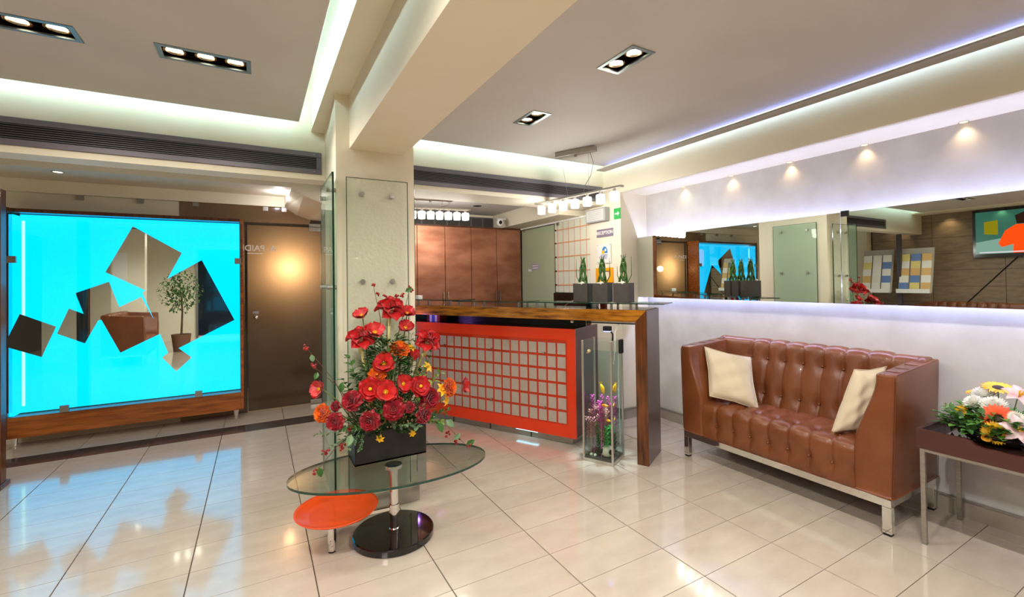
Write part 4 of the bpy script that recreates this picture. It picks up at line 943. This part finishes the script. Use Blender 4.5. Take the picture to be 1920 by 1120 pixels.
PR = {('rose', 0): proto('rose', 'crimson', 'red'), ('rosebud', 0): proto('rose', 'crimson', 'red'), ('poppy', 0): proto('poppy', 'scarlet', 'yellow'), ('anemone', 0): proto('anemone', 'red', 'yellow'), ('ranunculus', 0): proto('ranunculus', 'orange', 'yellow'),
      ('amaryllis', 0): proto('amaryllis', 'red', 'cream'), ('tulip', 0): proto('tulip', 'red', 'green'), ('lily', 0): proto('lily', 'yellow', 'yellow'), ('sunflower', 0): proto('sunflower', 'yellow', 'dark'), ('gerbera', 0): proto('gerbera', 'deeporange', 'dark'),
      ('mum', 0): proto('mum', 'white', 'cream'), ('pinklily', 0): proto('lily', 'pink', 'yellow'), ('daisy', 0): proto('gerbera', 'yellow', 'yellow')}
NM = {'rose': 'crimson_rose', 'rosebud': 'crimson_rosebud', 'poppy': 'red_poppy', 'anemone': 'red_anemone', 'ranunculus': 'orange_ranunculus', 'amaryllis': 'red_amaryllis', 'tulip': 'red_tulip', 'lily': 'yellow_freesia', 'sunflower': 'sunflower', 'gerbera': 'orange_gerbera', 'mum': 'white_chrysanthemum', 'pinklily': 'pink_lily', 'daisy': 'yellow_daisy'}
M['leaf'] = mat('green leaf', '#3f6b2c', .4, c2='#2f5522', scale=12, coat=.15); M['leaf2'] = mat('grey green leaf', '#7f9c74', .5, c2='#5f8058', scale=12); M['leaf3'] = mat('lime leaf', '#8fae3a', .45, c2='#6d9428', scale=12); M['stem'] = mat('stem', '#6a7a3a', .5)
M['amst'] = mat('pale amaryllis stem', '#b9b070', .4); M['berry'] = mat('berry', '#8e1414', .25, coat=.4)
def put(kind, p, r, parent, toward, sub=True, pale=None):
    p = Vector(p); n = Vector(toward).normalized(); q = n.to_track_quat('Z', 'Y').to_matrix().to_4x4()
    a, c = PR[(kind, 0)]; Mx = Matrix.Translation(p) @ q @ Matrix.Rotation(rnd.random()*6.28, 4, 'Z') @ Matrix.Scale(r, 4)
    o = inst(NM[kind], a, parent, Mx); inst('flower_centre', c, o, Mx); return o
def leafm(b, p, d, L, W, up=Vector((0, 0, 1)), fold=.15):
    d = Vector(d).normalized(); s = d.cross(up); s = s.normalized() if s.length > .01 else Vector((1, 0, 0)); u = s.cross(d); p = Vector(p)
    b.add([p, p+d*L*.35+s*W*.5+u*fold*W, p+d*L*.35, p+d*L*.35-s*W*.5+u*fold*W, p+d*L*.72+s*W*.38+u*fold*W-u*L*.05, p+d*L*.72-u*L*.04, p+d*L*.72-s*W*.38+u*fold*W-u*L*.05, p+d*L-u*L*.12],
          [(0, 2, 1), (0, 3, 2), (1, 2, 5, 4), (2, 3, 6, 5), (4, 5, 7), (5, 6, 7)])
def sprig(p, q, n, L, W, m_, parent, name='sprig', droop=.0, sd=0):
    r_ = random.Random(sd); p, q = Vector(p), Vector(q); b = MB(); pts = [p.lerp(q, i/6)+Vector((0, 0, -droop*math.sin(math.pi*i/6))) for i in range(7)]
    b.tube(pts, [.0022-.0002*i for i in range(7)], 5)
    ax = (q-p).normalized()
    for i in range(n):
        f = (i+1)/n; pt = p.lerp(q, f)+Vector((0, 0, -droop*math.sin(math.pi*f)))
        for s in (-1, 1):
            v = Vector((r_.uniform(-1, 1), r_.uniform(-1, 1), r_.uniform(-.4, 1))); v = (v-ax*v.dot(ax)); v = v.normalized()*s+ax*.6
            leafm(b, pt, v, L*r_.uniform(.7, 1.1), W*r_.uniform(.7, 1.1))
    return b.build(name, m_, parent)
def berries(p, parent, n=7, s=.011, sd=1):
    r_ = random.Random(sd); b = MB()
    for k in range(n): b.ball(Vector(p)+Vector((r_.uniform(-1, 1), r_.uniform(-1, 1), r_.uniform(-1, 1)))*s, r_.uniform(.0048, .0072), n=7, m=5)
    return b.build('berry_cluster', M['berry'], parent, smooth=True)

# ---------------------------------------------------------------- big red arrangement on the coffee table
fa = thing('flower_arrangement', 'tall red and orange flower arrangement in black planter on coffee table', 'flower arrangement', (.612, 2.51, .389))
z0, z1 = .3885, .548
MB().box(.424, 2.405, z0, .800, 2.60, z0+.008).box(.424, 2.405, z0, .800, 2.413, z1).box(.424, 2.592, z0, .800, 2.60, z1).box(.424, 2.413, z0, .432, 2.592, z1).box(.792, 2.413, z0, .800, 2.592, z1).build('planter', mat('black slate planter', '#171414', .35, c2='#24201f', scale=14, bump=.1, bscale=60), fa)
MB().box(.432, 2.413, z1-.03, .792, 2.592, z1-.012).build('floral_foam', mat('foam', '#2f4a2a', .9), fa)
FLW = [('amaryllis',.634,2.500,1.164,.062),('amaryllis',.462,2.440,1.025,.055),('amaryllis',.824,2.440,.983,.057),('poppy',.486,2.500,1.142,.037),('poppy',.532,2.420,1.053,.047),('poppy',.729,2.500,1.142,.039),('poppy',.713,2.480,1.064,.038),
('ranunculus',.663,2.420,.958,.043),('ranunculus',.534,2.380,.842,.038),('lily',.727,2.440,.958,.032),('poppy',.570,2.380,.896,.047),('tulip',.741,2.420,.913,.032),('anemone',.490,2.340,.787,.048),('poppy',.557,2.310,.766,.048),('rose',.405,2.340,.741,.042),('rose',.591,2.280,.685,.045),
('rose',.480,2.300,.642,.042),('rose',.325,2.340,.652,.036),('anemone',.744,2.340,.769,.045),('rose',.803,2.360,.697,.046),('rose',.753,2.320,.626,.039),('ranunculus',.277,2.400,.685,.037),('ranunculus',.937,2.420,.723,.042),('poppy',1.031,2.450,.714,.040),('poppy',.268,2.420,.800,.037),
('lily',.884,2.400,.719,.042),('lily',.916,2.420,.656,.036),('poppy',.658,2.360,.787,.042),('rosebud',.676,2.300,.678,.025),('lily',.819,2.440,.844,.036),('lily',.536,2.330,.537,.024),('lily',.703,2.340,.531,.022),('rosebud',.334,2.380,.716,.021)]
root = Vector((.612, 2.50, .56))
for k, (kd, x, y, z, r) in enumerate(FLW):
    p = Vector((x, y, z)); out = (p-Vector((.612, 2.55, .68))).normalized()
    tw = out*1.1+Vector((-.15, -.9, .25))*.8+Vector((rnd.uniform(-1, 1), rnd.uniform(-.3, .3), rnd.uniform(-.6, .9)))*.38
    if kd == 'amaryllis': tw = Vector((out.x*.3, -.35, 1))
    if kd == 'tulip': tw = Vector((out.x*.4, -.3, 1))
    put(kd, p, r*{'amaryllis': 1.35, 'lily': .95}.get(kd, 1.28), fa, tw)
    rt = root+Vector(((x-.612)*.45, (y-2.5)*.3, 0)); th = .0085 if kd == 'amaryllis' else .003
    mid = rt.lerp(p, .55)+Vector((0, .03, .03))
    MB().tube([rt, mid, p-Vector(tw).normalized()*r*.3], [th, th, th*1.1], 6).build('stem', M['amst'] if kd == 'amaryllis' else M['stem'], fa, smooth=True)
# greenery
gr = random.Random(21)
GREEN = [((.50, 2.47, .60), (.415, 2.46, .93), 9, .05, .028, 'leaf'), ((.52, 2.48, .60), (.43, 2.50, .85), 9, .05, .03, 'leaf'), ((.54, 2.5, .6), (.50, 2.53, 1.06), 12, .04, .016, 'leaf'), ((.72, 2.5, .6), (.80, 2.54, 1.08), 14, .045, .008, 'leaf'), ((.70, 2.5, .6), (.77, 2.55, 1.02), 14, .045, .008, 'leaf'),
 ((.62, 2.5, .6), (.63, 2.55, 1.1), 12, .04, .012, 'leaf'), ((.75, 2.48, .6), (.86, 2.48, .92), 10, .045, .022, 'leaf'), ((.74, 2.48, .6), (.90, 2.46, .80), 10, .04, .02, 'leaf3'), ((.44, 2.42, .57), (.28, 2.38, .50), 12, .026, .02, 'leaf2'), ((.46, 2.42, .57), (.25, 2.42, .58), 10, .03, .022, 'leaf2'),
 ((.45, 2.40, .57), (.38, 2.34, .50), 9, .024, .018, 'leaf2'), ((.46, 2.38, .56), (.44, 2.34, .49), 9, .02, .014, 'leaf2'), ((.78, 2.42, .57), (.88, 2.38, .55), 9, .03, .022, 'leaf3'), ((.80, 2.42, .57), (.93, 2.40, .60), 10, .03, .02, 'leaf'), ((.55, 2.36, .58), (.46, 2.30, .60), 8, .03, .02, 'leaf'),
 ((.60, 2.36, .58), (.66, 2.28, .60), 8, .03, .02, 'leaf2'), ((.68, 2.36, .58), (.72, 2.29, .57), 8, .03, .022, 'leaf2'), ((.50, 2.36, .58), (.36, 2.34, .62), 9, .035, .024, 'leaf'), ((.62, 2.42, .6), (.60, 2.38, .92), 10, .05, .02, 'leaf'), ((.66, 2.44, .6), (.70, 2.42, .90), 10, .05, .02, 'leaf'),
 ((.56, 2.42, .6), (.47, 2.40, .90), 10, .045, .02, 'leaf'), ((.76, 2.42, .6), (.80, 2.42, .85), 9, .045, .02, 'leaf3'), ((.60, 2.4, .6), (.53, 2.30, .70), 8, .04, .022, 'leaf'), ((.64, 2.4, .6), (.72, 2.31, .72), 8, .04, .022, 'leaf'), ((.50, 2.55, .6), (.40, 2.58, .80), 9, .05, .03, 'leaf'), ((.72, 2.56, .6), (.84, 2.58, .82), 9, .05, .03, 'leaf')]
for k, (p, q, n, L, W, m_) in enumerate(GREEN): sprig(p, q, n, L, W, M[m_], fa, 'leafy_sprig', 0, k)
for k, (p, q) in enumerate((((.60, 2.52, .9), (.552, 2.52, 1.30)), ((.62, 2.52, 1.0), (.615, 2.52, 1.24)), ((.66, 2.52, .95), (.752, 2.52, 1.285)), ((.45, 2.45, .62), (.245, 2.45, .905)), ((.44, 2.45, .60), (.212, 2.45, 1.0)), ((.80, 2.42, .57), (1.006, 2.32, .41)), ((.42, 2.40, .56), (.242, 2.36, .425)))):
    MB().tube([p, Vector(p).lerp(Vector(q), .5)+Vector((.01, 0, .03)), q], [.0022, .0018, .0012], 5).build('twig', mat('twig', '#5a3a26', .6), fa)
for k, p in enumerate(((.55, 2.52, 1.306), (.613, 2.52, 1.246), (.57, 2.52, 1.26), (.752, 2.52, 1.29), (.764, 2.52, 1.275), (.71, 2.52, 1.25), (.681, 2.52, 1.247), (.65, 2.52, 1.22), (.212, 2.45, 1.006), (.246, 2.45, .913), (.281, 2.36, .507), (.359, 2.36, .518), (.242, 2.36, .423), (.925, 2.4, .469), (.959, 2.35, .433), (1.006, 2.32, .41), (.40, 2.36, .60), (.62, 2.29, .73))):
    berries(p, fa, 8 if k > 7 else 5, .014 if k > 7 else .010, k)
for k, (p, d, L) in enumerate((((1.0, 2.32, .418), (.6, -.3, .35), .055), ((.935, 2.34, .452), (.5, -.2, .5), .05), ((.373, 2.45, .815), (-.1, -.2, -1), .05), ((.915, 2.4, .55), (.5, -.3, -.5), .06), ((.25, 2.36, .44), (.2, -.1, -.8), .05), ((.40, 2.35, .575), (-.3, -.3, -.7), .06), ((.86, 2.38, .56), (.2, -.4, -.8), .07), ((.23, 2.45, .97), (.2, 0, -.8), .04), ((.26, 2.45, .88), (-.3, -.2, -.6), .04), ((.63, 2.5, 1.22), (.5, -.2, .3), .04), ((.72, 2.5, 1.27), (.6, -.3, .3), .045))):
    b = MB(); leafm(b, p, d, L, L*.62, Vector((0, -1, .2))); b.build('large_leaf', M['leaf2' if k % 2 else 'leaf'], fa)
fill = MB(); fr_ = random.Random(3)
for k in range(900):
    a = fr_.uniform(-math.pi, math.pi); h_ = fr_.random(); rx, ry = .22*(1-h_*.6), .11*(1-h_*.4)
    p = Vector((.612+rx*math.cos(a)*fr_.uniform(.5, 1.1), 2.47+ry*math.sin(a)*fr_.uniform(.5, 1.2), .54+h_*.48))
    d = Vector((math.cos(a), math.sin(a)-.4, fr_.uniform(-.2, .9))); leafm(fill, p, d, fr_.uniform(.03, .055), fr_.uniform(.014, .028))
fl_ = fill.build('filler_leaves', M['leaf'], fa); fl_['kind'] = 'stuff'
ch_ = MB()
for k in range(160): ch_.ball((.612+fr_.uniform(-.16, .16), 2.31+fr_.uniform(-.02, .05), .64+fr_.uniform(-.05, .08)), .005, n=5, m=4)
b_ = ch_.build('wax_buds', mat('bronze buds', '#7d5a34', .5), fa); b_['kind'] = 'stuff'

# ---------------------------------------------------------------- bright bowl of flowers on the side table
fb = thing('flower_bowl', 'low bowl of sunflowers, white chrysanthemums and pink lilies on tray table', 'flower arrangement', (3.05, .76, .526))
MB().lathe([(.06, 0), (.11, .015), (.135, .05), (.132, .055), (.10, .02), (.001, .012)], (3.04, .75, .526), 32).build('bowl', mat('black bowl', '#100d0c', .2, coat=.4), fb, smooth=True)
FL2 = [('sunflower',3.140,.767,.767,.052),('mum',3.120,.811,.724,.045),('mum',3.060,.830,.689,.039),('mum',3.050,.761,.691,.046),('daisy',3.100,.866,.662,.027),('daisy',3.040,.881,.641,.032),('daisy',3.160,.866,.726,.024),('gerbera',2.980,.731,.652,.059),('pinklily',2.950,.664,.627,.052),('pinklily',3.060,.683,.752,.049),('sunflower',2.930,.727,.598,.044),('tulip',2.905,.751,.575,.022),('mum',2.980,.675,.669,.029),('mum',3.1,.62,.70,.045),('gerbera',3.02,.60,.66,.055)]
for kd, x, y, z, r in FL2:
    p = Vector((x, y, z)); out = (p-Vector((3.06, .75, .60))).normalized(); tw = out+Vector((-.75, -.25, .35))
    o = put(kd, p, r*1.22, fb, tw)
    if kd == 'tulip': o.data = proto('tulip', 'yellow', 'green')[0]; o.name = 'yellow_rosebud'
    MB().tube([(3.05+(x-3.05)*.4, .75+(y-.75)*.4, .56), p-Vector(tw).normalized()*r*.3], .0025, 5).build('stem', M['stem'], fb)
g2 = random.Random(8)
bfill = MB()
for k in range(260):
    a = g2.uniform(0, 6.28); R_ = .16*math.sqrt(g2.random()); p = Vector((min(3.25, 3.04+R_*math.cos(a)), .765+R_*1.1*math.sin(a), .57+g2.random()*(.13-.35*R_)))
    leafm(bfill, p, (math.cos(a)-.5, math.sin(a), g2.uniform(0, 1)), g2.uniform(.035, .06), g2.uniform(.018, .034))
bfill.build('filler_leaves', mat('fresh leaf', '#5f9a34', .4, c2='#3f7a2a', scale=12), fb)['kind'] = 'stuff'
for k in range(34):
    a = g2.uniform(0, 6.28); R_ = g2.uniform(.09, .155); zz = g2.uniform(.56, .66)
    p = (3.04+.05*math.cos(a), .76+.06*math.sin(a), .57); q = (min(3.28, 3.03+R_*math.cos(a)), .765+R_*1.1*math.sin(a), zz+g2.uniform(0, .03))
    sprig(p, q, 6, .042, .026, M[('leaf', 'leaf3', 'leaf')[k % 3]], fb, 'leafy_sprig', 0, 100+k)
for k in range(7):
    p = Vector((3.06, .86, .6)); q = Vector((3.06+.03*g2.uniform(-1, 1), .93+.03*g2.random(), .63+.05*g2.random())); sprig(p, q, 9, .02, .004, M['leaf3'], fb, 'fern_tip', 0, 200+k)
# ---------------------------------------------------------------- the far side of the lobby, seen in the mirrors
tw_ = bpy.data.objects['wall_left']
tl_m = MB().box(-.008, -.447, -.139, .008, .447, .139).mesh('wall_tile', M['tvwall'])
for r in range(9):
    for c in range(5):
        y = 4.24-.45-c*.90+(.45 if r % 2 else 0)*.0
        inst('wall_tile', tl_m, tw_, Matrix.Translation((-4.02, y, .14+r*.283)))
struct('wall_stub', MB().box(-4.03, 4.26, 0, -3.85, 4.60, ZT), M['cream'], 'cream pier at the end of the stone-tiled wall', 'wall')
struct('trim_12', MB().box(-4.03, -3.05, 2.40, -3.6, 4.6, ZC), M['cream'], 'cream soffit above the television wall', 'bulkhead')
for i, yy in enumerate((3.75, 3.1, 2.45, 1.8)):
    light('tv_wall_spot', 'SPOT', (-3.9, yy, 2.39), 5, (1, .74, .45), None, spot_size=D2R(110), spot_blend=.9, shadow_soft_size=.02)
tv = thing('television', 'black flat television with an orange-clad figure on screen', 'television', (-4.0, 2.15, 1.6), 0)
MB().box(-4.01, 1.42, 1.60, -3.95, 2.80, 2.38).build('bezel', mat('tv black', '#0c0b0c', .15, coat=.5), tv, bevel=.004)
scm = mat('screen ground', '#20443a', .2, emit='#2f6a5c', es=.5)
scr = MB().box(-3.949, 1.46, 1.66, -3.947, 2.76, 2.345).build('screen', scm, tv)
def spoly(pts, c, s, k): MB().prism(pts, -3.9465+.0004*k, -3.9462+.0004*k, lambda a, b, d: (d, a, b)).build('picture_patch', emat('picture%d' % k, c, s), scr)
spoly([(2.76, 1.66), (2.76, 1.85), (2.2, 1.95), (1.46, 1.66)], '#8fb3a4', .6, 1); spoly([(2.66, 1.98), (2.66, 2.18), (2.5, 2.2), (2.5, 1.96)], '#a8981c', .5, 2); spoly([(2.34, 1.66), (2.33, 1.80), (2.46, 1.76), (2.50, 1.82), (2.42, 2.02), (2.30, 2.11), (2.18, 2.11), (2.08, 2.04), (2.0, 1.82), (2.14, 1.80), (2.15, 1.66)], '#ff4a12', .9, 3)
spoly([(2.29, 2.12), (2.31, 2.25), (2.21, 2.30), (2.15, 2.24), (2.17, 2.12)], '#3a2418', .5, 4); spoly([(2.72, 1.672), (2.72, 1.69), (1.5, 1.69), (1.5, 1.672)], '#e6d8e6', .7, 5)
MB().tube([(-4.0, 2.3, 1.6), (-4.0, 2.9, .85)], .008, 6).build('power_cable', M['black'], tv)
# brochure stand
bs = thing('brochure_stand', 'grey post stand with two tilted brochure racks, seen in mirror', 'brochure stand', (-3.5, 3.63, 0))
MB().box(-3.53, 3.60, .03, -3.47, 3.66, 2.06).build('post', mat('grey post', '#4a4648', .4), bs); MB().box(-3.7, 3.45, 0, -3.3, 3.8, .03).build('foot', M['steel'], bs)
bro = []
for s, ya in ((1, 3.18), (-1, 3.74)):
    rk_ = MB().add([(-3.44, ya, 1.03), (-3.44, ya+.46, 1.03), (-3.60, ya+.46, 1.80), (-3.60, ya, 1.80), (-3.47, ya, 1.03), (-3.47, ya+.46, 1.03), (-3.63, ya+.46, 1.80), (-3.63, ya, 1.80)], [(0, 1, 2, 3), (7, 6, 5, 4), (0, 3, 7, 4), (1, 5, 6, 2), (3, 2, 6, 7), (0, 4, 5, 1)]).build('rack_board', mat('rack board', '#b9b2a8', .4), bs)
    MB().box(-3.44, ya, 1.02, -3.36, ya+.46, 1.03).box(-3.365, ya, 1.03, -3.36, ya+.46, 1.09).build('tray', M['white'], rk_)
    for r in range(5):
        for c in range(3):
            z = 1.10+r*.125; x = -3.435+.03-(z-1.03)*.2
            cols = ('#f2efe6', '#e2b878', '#efe9dc', '#6f8cc0', '#f2efe6', '#ecd98a')
            bro.append((x, ya+.08+c*.15, z, cols[(r*r*3+c*4+r*c+(s > 0)) % 6]))
bm_ = {}
for k, (x, y, z, c) in enumerate(bro):
    if c not in bm_:
        p_ = mat('brochure '+c, c, .4); q_ = MB().add([(.0, -.065, -.08), (0, .065, -.08), (-.03, .065, .08), (-.03, -.065, .08), (-.008, -.065, -.08), (-.008, .065, -.08), (-.038, .065, .08), (-.038, -.065, .08)], [(0, 1, 2, 3), (7, 6, 5, 4), (0, 3, 7, 4), (1, 5, 6, 2), (3, 2, 6, 7), (0, 4, 5, 1)])
        bm_[c] = q_.mesh('brochure', p_)
    o = bpy.data.objects.new('brochure', bm_[c]); COL.objects.link(o); o.location = (x, y, z+.02)
    r, cc_ = (k % 15)//3, k % 3
    tag(o, '%s brochure, %s row, %s slot of the %s rack' % ({'#f2efe6': 'white', '#e2b878': 'ochre', '#ecd98a': 'yellow', '#6f8cc0': 'blue', '#efe9dc': 'cream'}[c], ('lowest', 'second', 'third', 'fourth', 'top')[r], ('first', 'middle', 'last')[cc_], 'television-side' if k < 15 else 'pier-side'), 'brochure', 'brochures in the racks')
light('rack_lamp', 'SPOT', (-3.1, 3.6, 2.1), 9, (1, .8, .55), None, spot_size=D2R(70), spot_blend=.6, shadow_soft_size=.02, aim=(-.5, 0, -.9))
# potted tree, reflected in mirror pieces
pt_ = thing('potted_tree', 'potted leafy tree reflected in the mirror pieces', 'potted tree', (-1.35, -.95, 0))
MB().lathe([(.13, 0), (.17, .34), (.16, .34), (.12, .02)], (-1.35, -.95, 0), 24).build('pot', mat('terracotta', '#6d4a38', .7), pt_)
MB().tube([(-1.35, -.95, .25), (-1.33, -.95, .8), (-1.36, -.94, 1.3)], [.02, .016, .01], 8).build('trunk', mat('bark', '#5a4632', .8), pt_)
tb = MB(); r9 = random.Random(9)
for k in range(700):
    a, b2 = r9.uniform(0, 6.28), math.acos(r9.uniform(-1, 1)); R_ = .36*r9.random()**.4
    p = Vector((-1.35+R_*math.sin(b2)*math.cos(a), -.95+R_*math.sin(b2)*math.sin(a), 1.22+1.25*R_*math.cos(b2))); leafm(tb, p, (r9.uniform(-1, 1), r9.uniform(-1, 1), r9.uniform(-1, .3)), .07, .032)
tb.build('crown', M['leaf'], pt_)['kind'] = 'stuff'
struct('wall_notice', MB().box(-2.35, -.75, 0, -1.86, -.55, 2.4), M['cream'], 'cream pier reflected in the upper mirror pieces', 'wall')
nb = thing('notice_sheet', 'white notice sheets pinned up, reflected in the mirror pieces', 'notice', (-2.25, -.54, 1.3)); MB().box(-2.33, -.549, 1.30, -2.12, -.545, 1.95).build('sheet', M['white'], nb)
# glazed entrance behind the camera
gl_w = struct('window_1', MB().box(-1.3, -3.045, .1, 1.6, -3.035, 2.2), mat('dusk window', '#1c2733', .05, coat=.6), 'dark glazed entrance front facing the cyan panel', 'window')
for x in (-1.3, -.35, .6, 1.56): MB().box(x, -3.05, .05, x+.04, -3.0, 2.25).build('mullion', M['steel'], gl_w)
